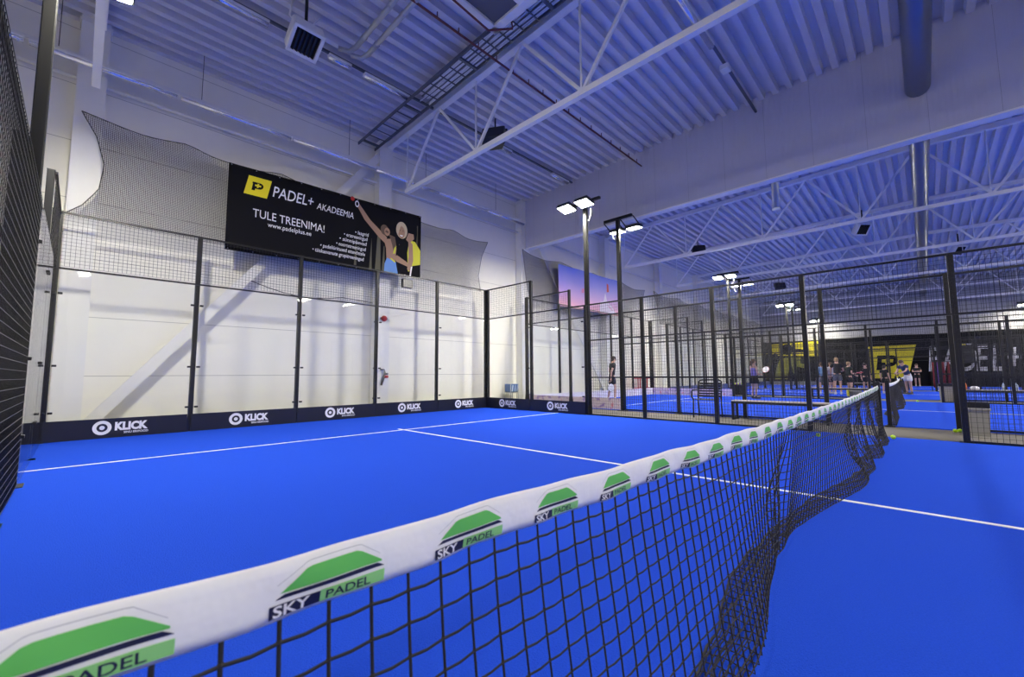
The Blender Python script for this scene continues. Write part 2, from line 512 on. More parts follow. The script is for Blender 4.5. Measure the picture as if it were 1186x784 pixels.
def side_wall(x, s, label):
    """side fence of a court in the plane x; s=+1 when the outside lies towards +x"""
    t = thing('court_side_fence', label, 'fence', (x, 0, 0))
    o = 0.05*s
    protos = {}
    def post(y, h):
        if h not in protos:
            protos[h] = post_mb(h, run='y').build('post', t, (o, y, 0))
        else:
            c = protos[h].copy(); COL.objects.link(c); c.parent = t; c.location = (o, y, 0)
    post(9.96, 4.0); post(8.0, 4.0)
    for y in YS[2:]: post(y, 3.0)
    for y in YS[2:]: post(-y, 3.0)
    # glass part
    for a, b in ((6.0, 8.0), (8.0, 10.0)):
        mb = MB(); mb.box((0, (a+b)/2, 1.5), (0.012, b-a-0.05, 2.96), M['glass']); mb.build('glass_pane', t)
    g = grid_panel('y', 8.04, 9.96, 3.03, 3.97, 0, inner=-s).build('wire_mesh', t)
    mb = MB(); mb.bar((0, 8, 3.98), (0, 10, 3.98), 0.035, 0.035, M['black']); mb.build('rail', t)
    mb = MB(); mb.bar((s*.022, -6, 2.99), (s*.022, 10, 2.99), 0.03, 0.035, M['black']); mb.build('rail', t)
    first = {}
    def mesh(y0, y1, z0, z1):
        k = (round(y1-y0, 2), z0, z1)
        if k not in first:
            first[k] = (grid_panel('y', y0, y1, z0, z1, 0, inner=-s).build('wire_mesh', t), y0)
        else:
            p, yy = first[k]
            c = p.copy(); COL.objects.link(c); c.parent = t; c.location = (0, y0-yy, 0)
    for i in range(2, 5):
        mesh(YS[i+1], YS[i], 0.03, 2.98)
        mesh(-YS[i], -YS[i+1], 0.03, 2.98)
    mesh(-1.0, 1.0, 2.03, 2.98)
    for z in (0.03, 1.02):
        for sg in (1, -1):
            mb = MB(); mb.bar((s*.022, sg*1.0, z), (s*.022, sg*6.0, z), 0.03, 0.04 if z < .5 else 0.03, M['black']); mb.build('rail', t)
    mb = MB(); mb.bar((s*.022, -6.0, 2.02), (s*.022, 6.0, 2.02), 0.03, 0.03, M['black']); mb.build('rail', t)
    return t

def clamps(t, spots, d):
    first = None
    for p in spots:
        if first is None:
            first = clamp_mb(*d).build('glass_clamp', t, p)
        else:
            c = first.copy(); COL.objects.link(c); c.parent = t; c.location = p

def back_wall(cx, label):
    t = thing('court_back_wall', label, 'glass wall', (cx, 10.0, 0))
    p = post_mb(4.0).build('post', t, (-5, 0.05, 0))
    for x in (-3, -1, 1, 3, 5):
        c = p.copy(); COL.objects.link(c); c.parent = t; c.location = (x, 0.05, 0)
    g0 = m0 = None
    for i in range(5):
        x = -4+2*i
        if g0 is None:
            mb = MB(); mb.box((0, 0, 1.5), (1.95, 0.012, 2.96), M['glass']); g0 = mb.build('glass_pane', t, (x, 0, 0))
            m0 = grid_panel('x', -0.96, 0.96, 3.03, 3.97, 0, sx=0.0625, sz=0.0625).build('wire_mesh', t, (x, 0, 0))
        else:
            for q in (g0, m0):
                c = q.copy(); COL.objects.link(c); c.parent = t; c.location = (x, 0, 0)
    for z in (2.99, 3.98):
        mb = MB(); mb.bar((-5, 0, z), (5, 0, z), 0.035, 0.03, M['black']); mb.build('rail', t)
    return t

ORD = ['first', 'second', 'third', 'fourth']
WHERE = ['of the near court with the white logo tape', 'of the second court beyond the passage', 'of the third court with the players', 'of the farthest court by the curtain']
for i, cx in enumerate(CX):
    b = back_wall(cx, 'black framed glass back wall ' + WHERE[i])
    if i == 0:
        sp = []
        for x in (-3, -1, 1, 3):
            for z in (0.5, 1.3, 2.55):
                for sg in (-1, 1): sp.append((x+sg*0.075, -0.02, z))
        for z in (0.5, 1.3, 2.55): sp += [(-4.92, -0.02, z), (4.92, -0.02, z)]
        clamps(b, sp, (0.001, 0))
    nm = ('left', 'right')
    l = side_wall(cx-5, -1, ('dark wire mesh side fence at the photo edge beside the near net end' if i == 0 else 'black mesh fence on the camera side ' + WHERE[i]))
    r = side_wall(cx+5, 1, 'black mesh fence on the far side ' + WHERE[i])
    if i == 0:
        for t in (l, r):
            sp = []
            for z in (0.5, 1.3, 2.55):
                for y in (8.075, 7.925, 6.08, 9.9): sp.append((0.0, y, z))
            clamps(t, sp, (0, 0.001))

# ------------------------------------------------------------------ lamp poles
def lamp_pole(x, y, s, label):
    """s: direction (along x) the floodlights face"""
    t = thing('floodlight_pole', label, 'lamp', (x, y, 0), 0 if s > 0 else PI, 'floodlight poles beside the courts')
    return t
mb = MB(); mb.box((0, 0, 2.96), (0.11, 0.11, 5.92), M['pole'], bevel=0.01); mb.box((0, 0, 0.01), (0.24, 0.24, 0.02), M['black']); POLE = mb
def fill_lamp(t):
    POLE.build('pole', t)
    mb = MB(); mb.box((0.0, 0, 5.96), (0.09, 0.98, 0.08), M['pole'], bevel=0.01); mb.build('crossbar', t)
    tilt = Matrix.Rotation(-0.16, 3, 'Y')
    for sy in (-0.29, 0.29):
        mb = MB()
        for e in (-0.22, 0.22):
            mb.bar((0.02, sy+e, 5.93), (0.46, sy+e, 5.74), 0.02, 0.03, M['pole'])
        mb.bar((0.44, sy-.22, 5.755), (0.44, sy+.22, 5.755), 0.02, 0.02, M['pole'])
        mb.build('bracket', t)
        c = Vector((0.48, sy, 5.74))
        mb = MB(); mb.box(c, (0.40, 0.42, 0.08), M['lampbody'], rot=tilt, bevel=0.012)
        for k in range(7):
            mb.box(c + tilt @ Vector((-0.15+0.05*k, 0, 0.05)), (0.012, 0.40, 0.05), M['lampbody'], rot=tilt)
        f = mb.build('floodlight', t)
        mb = MB(); mb.box(c + tilt @ Vector((0, 0, -0.043)), (0.34, 0.36, 0.008), M['lens'], rot=tilt); mb.build('lens', f)
    mb = MB(); mb.tube([(0.03, 0.1, 5.4), (0.12, 0.2, 5.36), (0.2, 0.3, 5.45), (0.25, 0.35, 5.6)], 0.008, M['white'], 6); mb.build('cable', t)
proto = None
LP = []
for i, cx in enumerate(CX):
    for (sx, side) in ((-1, 'camera side'), (1, 'far side')):
        for y in (6.0, -6.0):
            LP.append((cx+sx*5.15, y, -sx, i, side))
for (x, y, s, i, side) in LP:
    if y > 0:
        lab = ('dark pole at the left photo edge with two lit floodlights' if side == 'camera side' else 'tall dark floodlight pole at the right glass of the near court, nearest of its kind') if i == 0 else 'floodlight pole on the %s %s' % (side, WHERE[i])
    else:
        lab = 'floodlight pole by the near half of the %s court, %s' % (ORD[i], side)
    left_edge = i == 0 and y > 0 and side == 'camera side'
    t = lamp_pole(-5.07 if left_edge else x, y, s, lab)
    if left_edge: t.scale = (1, 1, 1.035)
    if proto is None:
        fill_lamp(t); proto = t
    else:
        for k in [c for c in scn.objects if c.parent is proto]:
            c = k.copy(); COL.objects.link(c); c.parent = t
            for kk in [d for d in scn.objects if d.parent is k]:
                d = kk.copy(); COL.objects.link(d); d.parent = c

# ------------------------------------------------------------------ padel net
def sstep(a, b, x):
    t = max(0, min(1, (x-a)/(b-a))); return t*t*(3-2*t)
def bump(x, c, w): return math.exp(-((x-c)/w)**2)
def tape_top(x): return 0.835 + 0.045*(x/5.0)**2 + 0.0025*math.sin(x*9.0) + 0.0015*math.sin(x*23+1)
TAPE_H = 0.073
def y_edge(x):
    """how far the foot of the net swings out of its plane"""
    y = -0.10
    y += 0.16*sstep(-2.9, -1.8, x) + 0.05*bump(x, -1.2, .4)
    y -= 0.20*sstep(-0.9, 0.9, x)
    y += 0.10*sstep(1.7, 2.2, x) - 0.11*sstep(2.25, 2.6, x) + 0.09*sstep(3.0, 3.4, x) - 0.08*sstep(3.5, 3.9, x) + 0.10*sstep(4.3, 4.8, x)
    return y
def y_fold(x):
    return 0.13*bump(x, -1.70, .11) - 0.04*bump(x, -2.0, .15) + 0.20*bump(x, 1.25, .22) + 0.16*bump(x, 2.3, .2) + 0.12*bump(x, 3.3, .2) + 0.10*bump(x, 4.2, .2)
NL = 0.92
def net_pt(x, t):
    zt = tape_top(x)-TAPE_H
    h = zt-0.022
    k = min(1, t/h)
    ye = y_edge(x); yf = y_fold(x)
    if t <= h:
        y = ye*k**1.15 + yf*math.sin(PI*min(1, k*0.93))**1.5*(0.35+.65*k)
        return Vector((x + 0.010*math.sin(t*9+x*2)*k, y, zt-t))
    r = t-h
    y = ye + yf*math.sin(PI*0.93)**1.5 + r*(0.85+0.25*math.sin(x*2.3+1)) + 0.006*math.sin(x*17)*min(1, r/.05)
    return Vector((x + 0.010*math.sin(h*9+x*2), y, 0.022 + 0.010*abs(math.sin(x*7+r*30))*min(1, r/.04)))
net = thing('padel_net', 'long black net with white logo tape across the near court', 'net', (0, 0, 0), 0, 'padel nets across the courts')
mb = MB()
CELL = 0.0625
nx = round(10/CELL); nz = 19
rows = [NL*(k+0.5)/nz for k in range(nz)]
dt = NL/nz
for i in range(nx+1):
    x = -5+10*i/nx
    ts = [0.0]
    t = 0.0
    while t < NL-1e-6:
        t = min(NL, t+dt/2); ts.append(t)
    mb.tube([net_pt(x, t) for t in ts], 0.0029, M['cord'], 4, smooth=True, cap=False)
NX_ = 7
for k in list(range(nz+1)) + [nz+1+q for q in range(NX_)]:
    t = dt*0.6 + dt*k*0.97 if k < nz else NL if k == nz else NL-.012-.02*(k-nz-1)
    pts = [net_pt(-5+10*j/(nx*2), t + (0.0012 if j % 2 else -0.0012)) for j in range(nx*2+1)]
    mb.tube(pts, 0.0027 if k != nz else 0.006, M['cord'], 4, smooth=True, cap=False)
    if k < nz:
        for i in range(nx+1):
            p = net_pt(-5+10*i/nx, t-0.003)
            mb.add([p+Vector(d)*0.0045 for d in ((1, 0, 0), (-1, 0, 0), (0, 1, 0), (0, -1, 0), (0, 0, 1.3), (0, 0, -1.3))],
                   [(0, 2, 4), (2, 1, 4), (1, 3, 4), (3, 0, 4), (2, 0, 5), (1, 2, 5), (3, 1, 5), (0, 3, 5)], M['knot'])
mb.build('netting', net)
# tape: folded cloth band, slightly rippled
def tape_pt(x, v, side):
    """v: 0 bottom .. 1 top of the front face; side -1 camera side, +1 far side"""
    z = tape_top(x) - TAPE_H*(1-v)
    rip = 0.0022*math.sin(x*21+v*3) + 0.0016*math.sin(x*47+v*5+1)
    thick = 0.006*math.sqrt(max(0, 1-(2*v-1)**2))+0.0035 if v < 1 else 0.0
    return Vector((x, side*thick + rip*(1-v*.6), z))
mb = MB()
N = 400; vs_ = []; fs = []
ring = [(v, -1) for v in (0, .2, .4, .6, .8, .95)] + [(1, -1)] + [(v, 1) for v in (.95, .8, .6, .4, .2, 0)]
R = len(ring)
for i in range(N+1):
    x = -5+10*i/N
    for v, sd in ring: vs_.append(tape_pt(x, v, sd))
for i in range(N):
    for j in range(R):
        a = i*R+j; b = i*R+(j+1) % R
        fs.append((a, b, b+R, a+R))
mb.add(vs_, fs, M['tape'], True)
tape = mb.build('net_tape', net)
# printed logo: green roof, navy stripe, SKY / PADEL boxes
def logo_mb(x0):
    w, h = 0.155, TAPE_H
    def fn(u, v, lift=0.0012):
        p = tape_pt(x0+u, max(0.02, min(.93, v/h)), -1)
        return p + Vector((0, -lift, 0))
    def strip(mb, pts_top, pts_bot, m, n=14, lift=0.0012):
        """band between two polylines, cut in n columns so that it follows the cloth"""
        def ev(pl, u):
            for (a, b), (c, d) in zip(pl, pl[1:]):
                if u <= c or (c, d) == pl[-1]:
                    return b + (d-b)*((u-a)/(c-a) if c > a else 0)
        u0, u1 = pts_bot[0][0], pts_bot[-1][0]
        vs_ = []; fs = []
        for i in range(n+1):
            u = u0+(u1-u0)*i/n
            vb = ev(pts_bot, u); vt = max(vb, ev(pts_top, u))
            for q in (0, .34, .67, 1.0):
                vs_.append(fn(u, vb+(vt-vb)*q, lift))
        for i in range(n):
            for q in range(3):
                a = i*4+q
                fs.append((a, a+4, a+5, a+1))
        mb.add(vs_, fs, m, True)
    mb = MB()
    strip(mb, [(.012, .0345), (.045, .0585), (.115, .0585), (.150, .037)], [(.012, .0345), (.150, .0345)], M['green'], 18)
    strip(mb, [(.006, .0275), (.012, .0325), (.148, .0335), (.154, .028)], [(.006, .0275), (.154, .0275)], M['navy'])
    strip(mb, [(.000, .0215), (.062, .0215)], [(.000, .0055), (.062, .0055)], M['navy'])
    strip(mb, [(.062, .0225), (.155, .0225)], [(.062, .0055), (.155, .0055)], M['lgreen'])
    strip(mb, [(.008, .046), (.045, .066), (.118, .066), (.148, .046)], [(.008, .045), (.045, .0648), (.118, .0648), (.148, .045)], M['grey_line'], 24)
    g = text2d('SKY', 0.0195, 0.0, 0.0004, 1.30)
    put2d(mb, g, lambda u, v: fn(u+.004, v+.0068, .0020), M['white'])
    g = text2d('PADEL', 0.0165, 0.0, 0.0002, 1.33)
    put2d(mb, g, lambda u, v: fn(u+.068, v+.0082, .0020), M['navy'])
    return mb
lx = -4.70
while lx < 4.8:
    logo_mb(lx-0.0).build('logo', tape)
    lx += 0.2475
for x in (-5.0, 5.0):
    mb = MB(); mb.box((x, 0, 0.47), (0.07, 0.07, 0.94), M['black'], bevel=0.008); mb.box((x, 0, 0.01), (0.22, 0.16, 0.02), M['black'])
    mb.tube([(x, 0, 0.94), (x, 0, 0.955)], 0.02, M['black'], 8)
    mb.build('post', net)
for i in (1, 2, 3):
    copy_tree(net, (CX[i], (0, .05, .30, .30)[i], 0), rz=(0, .014, 0, 0)[i], label= ('black net with white top tape behind the door passage, in the second court', 'net with white tape of the third court where a man in white shorts leans', 'net with white tape of the farthest court before the yellow banner')[i-1], skip=('logo',))

# ------------------------------------------------------------------ advertising boards
def klick(loc, run, label):
    """2 m board; run 'x' faces -y, run 'y' faces -x"""
    t = thing('advertising_board', label, 'sign', loc, 0 if run == 'x' else -PI/2, 'black KLICK boards along the glass')
    mb = MB(); mb.box((0, 0, 0.172), (1.985, 0.012, 0.345), M['ad']); mb.build('board', t)
    fn = lambda u, v: (u, -0.0075, v)
    mb = MB(); ring2d(mb, (-0.22, 0.185), 0.072, 0.125, fn, M['white']); disc2d(mb, (-0.22, 0.185), 0.036, fn, M['white']); mb.build('emblem', t)
    mb = MB(); put2d(mb, text2d('KLICK', 0.19, 0.0, 0.011, 0.83), lambda u, v: fn(u-0.055, v+0.135), M['white']); mb.build('lettering', t)
    mb = MB(); put2d(mb, text2d('SINU ERIPOOD', 0.052, 0.0, 0.0012, 0.98), lambda u, v: fn(u+0.07, v+0.068), M['white']); mb.build('lettering', t)
    return t
names = ['first from the left corner post', 'second from the left corner post', 'middle one of five along the back glass', 'fourth from the left', 'fifth, ending in the right back corner']
for i in range(5):
    off = (0.0, 0.0, 0.05, 0.0, 0.0)[i]
    klick((-4+2*i-(.05 if i == 0 else 0), 9.975, 0.016), 'x', 'black board with white KLICK lettering and ring, ' + names[i])
klick((4.975, 9.0, 0.016), 'y', 'black KLICK board on the right side glass, nearest the back corner')
klick((4.975, 7.0, 0.016), 'y', 'black KLICK board on the right side glass, ending at the floodlight pole')
# neighbour courts: printed boards
def plain_board(loc, rz, m, label, group):
    mb = MB(); mb.box((0, 0, 0.17), (1.985, 0.012, 0.345), m)
    o = mb.build('advertising_board'); o.location = loc; o.rotation_euler = (0, 0, rz)
    return tag(o, label, 'sign', group)
pos5 = ['left end', 'second place', 'middle', 'fourth place', 'right end']
for i in range(5):
    plain_board((CX[1]-4+2*i, 9.975, .016), 0, M['whiteboard'], 'pale printed board at the foot of the second court back glass, ' + pos5[i], 'pale boards in the second court')
for i in range(2):
    plain_board((CX[1]-4.975, 9.0-2*i, .016), PI/2, M['pinkboard'], 'pink printed board on the second court side glass, ' + ('next to its back corner' if i == 0 else 'ending at its floodlight pole'), 'pink boards in the second court')
    plain_board((CX[1]+4.975, 9.0-2*i, .016), -PI/2, M['pinkboard'], 'pink printed board on the far side glass of the second court, ' + ('in the back corner' if i == 0 else 'outer one'), 'pink boards in the second court')
for c in (2, 3):
    for i in range(5):
        plain_board((CX[c]-4+2*i, 9.975, .016), 0, M['navyboard'], 'navy board at the foot of the %s court back glass, %s' % (ORD[c], pos5[i]), 'navy boards in the distant courts')

# ------------------------------------------------------------------ safety nets on the back wall
def lerp_pl(pl, u):
    for (a, b), (c, d) in zip(pl, pl[1:]):
        if u <= c:
            return b+(d-b)*(u-a)/(c-a)
    return pl[-1][1]
def hang_net(left, right, top, m, label, bottom=4.0, y=10.28):
    """left/right: x as a function of height (list z,x rising); top: list x,z"""
    mb = MB(); nu, nv = 60, 16; vs_ = []; fs = []
    for i in range(nu+1):
        for j in range(nv+1):
            s = i/nu; q = j/nv
            xl = lerp_pl(left, q); xr = lerp_pl(right, q)
            x = xl+(xr-xl)*s
            zt = lerp_pl(top, x)
            z = bottom+(zt-bottom)*q
            vs_.append((x, y+0.04*math.sin(x*1.7)+0.02*math.sin(x*6), z))
    for i in range(nu):
        for j in range(nv):
            a = i*(nv+1)+j
            fs.append((a, a+nv+1, a+nv+2, a+1))
    mb.add(vs_, fs, m, True)
    t = thing('safety_net', label, 'net')
    mb.build('netting', t)
    e = MB()
    pts = [vs_[i*(nv+1)+nv] for i in range(nu+1)]
    e.tube(pts, 0.008, M['black'], 5); e.tube([vs_[j] for j in range(nv+1)], 0.008, M['black'], 5)
    e.tube([vs_[nu*(nv+1)+j] for j in range(nv+1)], 0.008, M['black'], 5)
    e.build('edge_rope', t)
    return t
def scallop(x0, z0, x1, z1, n, sag):
    out = []
    for k in range(n):
        for q in range(8):
            u = (k+q/8)/n
            out.append((x0+(x1-x0)*u, z0+(z1-z0)*u - sag*math.sin(PI*q/8)))
    out.append((x1, z1)); return out
hang_net([(0, -5.0), (.12, -4.75), (.3, -4.55), (.55, -4.5), (.8, -4.62), (1, -4.85)], [(0, 5.0), (.3, 4.9), (.7, 5.05), (1, 5.35)],
         scallop(-5.0, 6.05, 5.5, 5.85, 6, 0.12), M['hnet'], 'dark see-through net above the near back glass, scalloped top edge')
hang_net([(0, 7.6), (.4, 7.35), (1, 7.1)], [(0, 16.6), (.5, 16.7), (1, 17.1)], scallop(7.0, 5.95, 17.2, 5.75, 4, 0.14), M['hnet2'], 'dark net above the second court back glass around the sunset banner')
hang_net([(0, 19.0), (.4, 18.7), (1, 18.2)], [(0, 41), (1, 41)], scallop(18.1, 5.85, 41.5, 5.85, 7, 0.18), M['hnet2'], 'dark net above the back glass of the two distant courts')

# ------------------------------------------------------------------ main banner
bt = thing('hanging_banner', 'wide black banner reading PADEL+ AKADEEMIA above the back glass', 'banner', (0, 10.12, 0))
BX0, BX1 = -2.55, 2.42
def bz0(x): return 3.86+0.155*(x-BX0)/(BX1-BX0)
def bz1(x): return 5.83+0.10*(x-BX0)/(BX1-BX0)
def bfn(u, v, lift=0.004):
    """u,v in 0..1 across the banner"""
    x = BX0+(BX1-BX0)*u
    z = bz0(x)+(bz1(x)-bz0(x))*v
    return (x, -lift+0.012*math.sin(x*2.3)+0.006*math.sin(x*7+z), z)
mb = MB(); n, k = 60, 16; vs_ = []; fs = []
for side in (0, 1):
    for i in range(n+1):
        for j in range(k+1):
            vs_.append(bfn(i/n, j/k, 0.0 if side == 0 else -0.006))
st = (n+1)*(k+1)
for i in range(n):
    for j in range(k):
        a = i*(k+1)+j
        fs.append((a, a+k+1, a+k+2, a+1)); fs.append((st+a, st+a+1, st+a+k+2, st+a+k+1))
for i in range(n):
    for j in (0, k):
        a = i*(k+1)+j; b = (i+1)*(k+1)+j
        fs.append((a, b, st+b, st+a))
for j in range(k):
    for i in (0, n):
        a = i*(k+1)+j
        fs.append((a, a+1, st+a+1, st+a))
mb.add(vs_, fs, M['banner'], True); mb.build('cloth', bt)
BW, BH = BX1-BX0, 1.95
def btext(s, u, v, size, m, shear=0.0, off=0.0, sx=1.0, align='LEFT', name='lettering'):
    mb = MB(); put2d(mb, text2d(s, size, shear, off, sx, align), lambda a, b: bfn(u+a/BW, v+b/BH, .008), m); mb.build(name, bt)
def bpoly(pts, m, mb, lift=0.008): poly2d(mb, pts, lambda u, v: bfn(u, v, lift), m)
def bxz(x, z, lift=.008): return bfn((x-BX0)/BW, (z-bz0(x))/(bz1(x)-bz0(x)), lift)
def bfit(s, x0, x1, z, cap, shear=0.0, off=0.0):
    """printed words stretched to the given width and capital height"""
    g = text2d(s, 1.0, shear, off, 1.0); gh = text2d('H', 1.0, 0.0, 0.0, 1.0)
    ch = max(v for u, v in gh[0]); a = min(u for u, v in g[0]); b = max(u for u, v in g[0])
    mb = MB(); put2d(mb, g, lambda u, v: bxz(x0+(u-a)/(b-a)*(x1-x0), z+v/ch*cap), M['white']); mb.build('lettering', bt)
emb = MB()
poly2d(emb, [(-2.25, 5.22), (-1.78, 5.22), (-1.69, 5.67), (-2.16, 5.665)], bxz, M['yellow'])
emb_o = emb.build('emblem', bt)
def p_mark(mb, fn, m, mplus):
    """broad slanted capital P with a plus in its bowl, in a unit box"""
    outer = [(.0, 1.0), (.66, 1.0)] + [(.66+.34*math.sin(a), .62+.38*math.cos(a)) for a in [PI*i/12 for i in range(1, 12)]] + [(.66, .24), (.30, .24), (.30, 0), (0, 0), (0.0, .80), (-.05, .80), (-.05, 1.0)]
    sh = lambda u, v: (u+0.14*v-.05, v)
    bmx = bmesh.new()
    vv = [bmx.verts.new((*sh(u, v), 0)) for u, v in outer]
    bmx.faces.new(vv); bmesh.ops.triangulate(bmx, faces=bmx.faces[:])
    bmx.verts.index_update()
    mb.add([fn(v.co.x, v.co.y, 0.0) for v in bmx.verts], [tuple(v.index for v in f.verts) for f in bmx.faces], m)
    bmx.free()
    for a, b, c, d in ((.22, .53, .78, .73), (.415, .38, .565, .88)):
        mb.add([fn(*sh(a, b), .012), fn(*sh(c, b), .012), fn(*sh(c, d), .012), fn(*sh(a, d), .012)], [(0, 1, 2, 3)], mplus)
mb = MB(); p_mark(mb, lambda u, v, l: bxz(-2.09+.22*u, 5.34+.20*v, .010+l*.3), M['banner'], M['yellow']); mb.build('monogram', emb_o)
bfit('PADEL+', -1.66, -.74, 5.315, .255, 0.18, 0.004)
bfit('AKADEEMIA', -.66, .31, 5.295, .165, 0.18, 0.0)
bfit('TULE TREENIMA!', -2.05, -.45, 4.725, .19, 0.0, 0.0)
bfit('www.padelplus.ee', -1.74, -.77, 4.565, .105, 0.0, 0.003)
for s_, xl, xr, z in (('• laagrid', .37, .75, 4.905), ('• eratreeningud', .06, .72, 4.775), ('• sünnipäevad', -.06, .70, 4.635), ('• noortetreeningud', -.14, .68, 4.485), ('• padeliüritused ettevõttele', -.54, .66, 4.345), ('• täiskasvanute grupitreeningud', -.73, .63, 4.20)):
    bfit(s_, xl, xr, z, .095, 0.1, 0.003)
# printed photograph at the right end: two sportswomen, one with raised arm
SK = mat('printed_skin', (0.34, 0.20, 0.13), 0.7); HR = mat('printed_blonde_hair', (0.50, 0.40, 0.26), 0.7); HB = mat('printed_brown_hair', (0.10, 0.06, 0.04), 0.7)
BL = mat('printed_blue_cloth', (0.12, 0.27, 0.62), 0.7); YL = mat('printed_yellow_shirt', (0.60, 0.58, 0.03), 0.7); BEAM = mat('printed_beam', (0.085, 0.078, 0.05), 0.7); DKS = mat('printed_shade', (0.10, 0.055, 0.04), .7)
pic = MB()
def fp(pts, m, l=.008): poly2d(pic, pts, lambda x, z: bxz(x, z, l), m)
def fd(x, z, rx, rz_, m, l=.010): disc2d(pic, (x, z), rx, lambda a, b: bxz(a, b, l), m, 20, rz_)
for a, b, c, d in ((.78, 3.97, .86, 4.9), (.95, 3.97, 1.12, 5.0), (1.15, 3.97, 1.25, 4.75), (1.62, 4.0, 1.72, 4.9), (2.25, 4.9, 2.30, 5.6), (.35, 4.05, .42, 4.9)):
    fp([(a, b), (c, b), (c-.02, d), (a+.06, d)], BEAM, .006)
fp([(.34, 5.78), (.43, 5.80), (.78, 5.40), (1.30, 5.02), (1.27, 4.82), (1.05, 4.97), (.62, 5.36)], SK)
fd(.27, 5.85, .055, .06, M['red']); fd(.40, 5.74, .055, .09, M['white']); fd(.40, 5.74, .035, .06, M['banner'], .012)
fp([(1.20, 4.95), (1.50, 5.02), (1.60, 4.75), (1.56, 4.33), (1.30, 4.33), (1.28, 4.7)], SK, .010)
fp([(1.49, 5.02), (1.59, 4.82), (1.56, 4.60), (1.49, 4.58), (1.54, 4.80), (1.45, 5.0)], YL, .012)
fp([(1.22, 3.985), (1.24, 4.25), (1.31, 4.43), (1.58, 4.36), (1.66, 3.995)], BL, .012)
fp([(1.40, 4.42), (1.56, 4.32), (1.57, 4.37), (1.44, 4.45)], YL, .014)
fd(1.22, 5.22, .12, .15, HB, .012); fd(1.30, 5.18, .085, .12, SK, .014)
fp([(1.24, 5.16), (1.33, 5.14), (1.34, 5.20), (1.26, 5.22)], DKS, .016)
fp([(1.36, 5.12), (1.46, 4.85), (1.52, 4.62), (1.60, 4.80), (1.54, 5.08)], HB, .012)
fp([(1.63, 4.02), (1.66, 4.85), (1.86, 5.04), (2.06, 5.0), (2.12, 4.03)], M['banner'], .010)
fp([(1.98, 4.15), (1.95, 4.7), (2.02, 5.10), (2.22, 5.08), (2.405, 4.85), (2.405, 4.2)], YL, .012)
fp([(1.50, 4.50), (1.62, 4.56), (2.02, 4.38), (2.02, 4.27), (1.60, 4.37)], SK, .014)
fp([(1.98, 5.08), (2.13, 5.0), (2.16, 4.5), (2.06, 4.15), (1.95, 4.2), (2.0, 4.6)], SK, .014)
fd(1.76, 5.33, .185, .25, HR, .012); fd(1.745, 5.27, .115, .18, SK, .014)
fp([(1.60, 5.30), (1.63, 5.46), (1.76, 5.50), (1.70, 5.40), (1.64, 5.18)], HR, .016)
fp([(1.69, 5.18), (1.80, 5.18), (1.775, 5.145), (1.715, 5.145)], M['white'], .016)
for q in (1.70, 1.795): fd(q, 5.315, .018, .014, DKS, .016)
fp([(1.90, 5.08), (1.98, 5.30), (2.16, 5.30), (2.18, 5.16), (2.02, 5.0)], SK, .014)
fp([(2.06, 4.015), (2.12, 4.33), (2.405, 4.42), (2.405, 4.04)], M['banner'], .016)
fp([(2.03, 4.02), (2.08, 4.30), (2.13, 4.32), (2.08, 4.02)], M['white'], .017)
pic.build('printed_photo', bt)
mb = MB()
for i in range(11):
    for v in (.985, .015):
        p = bfn(.01+.98*i/10, v, .006); mb.tube([p, (p[0], p[1]-.004, p[2])], .013, M['galv'], 8)
mb.build('eyelets', bt)

# sunset banner of the second court
t = thing('hanging_banner', 'purple sunset picture banner with pale tower above the second court', 'banner', (0, 10.16, 0))
def sfn(u, v, l=0.0):
    x = 9.25+4.95*u
    return (x, -l+0.02*math.sin(x*2.1)+.008*math.sin(x*6+v*4), 3.97+1.78*v)
mb = MB(); vs_ = []; fs = []
for i in range(31):
    for j in range(9): vs_.append(sfn(i/30, j/8))
for i in range(30):
    for j in range(8):
        a = i*9+j; fs.append((a, a+9, a+10, a+1))
mb.add(vs_, fs, M['sky'], True); mb.build('cloth', t)
pt = mat('printed_pale_stone', (0.62, 0.55, 0.68), 0.6)
mb = MB()
poly2d(mb, [(.62, .02), (.64, .30), (.70, .33), (.73, .58), (.76, .33), (.83, .25), (.93, .02)], lambda u, v: sfn(u, v, .006), pt)
mb.build('printed_tower', t)
mb = MB(); poly2d(mb, [(.755, .60), (.795, .62), (.79, .82), (.76, .84)], lambda u, v: sfn(u, v, .008), M['red']); mb.build('printed_flag', t)
mb = MB(); poly2d(mb, [(.32, .42), (.42, .45), (.42, .56), (.33, .53)], lambda u, v: sfn(u, v, .008), mat('printed_pink', (0.62, 0.2, 0.35), .6))
poly2d(mb, [(.36, .68), (.41, .70), (.385, .80)], lambda u, v: sfn(u, v, .008), mat('printed_blue', (0.06, 0.12, 0.6), .6)); mb.build('printed_marks', t)

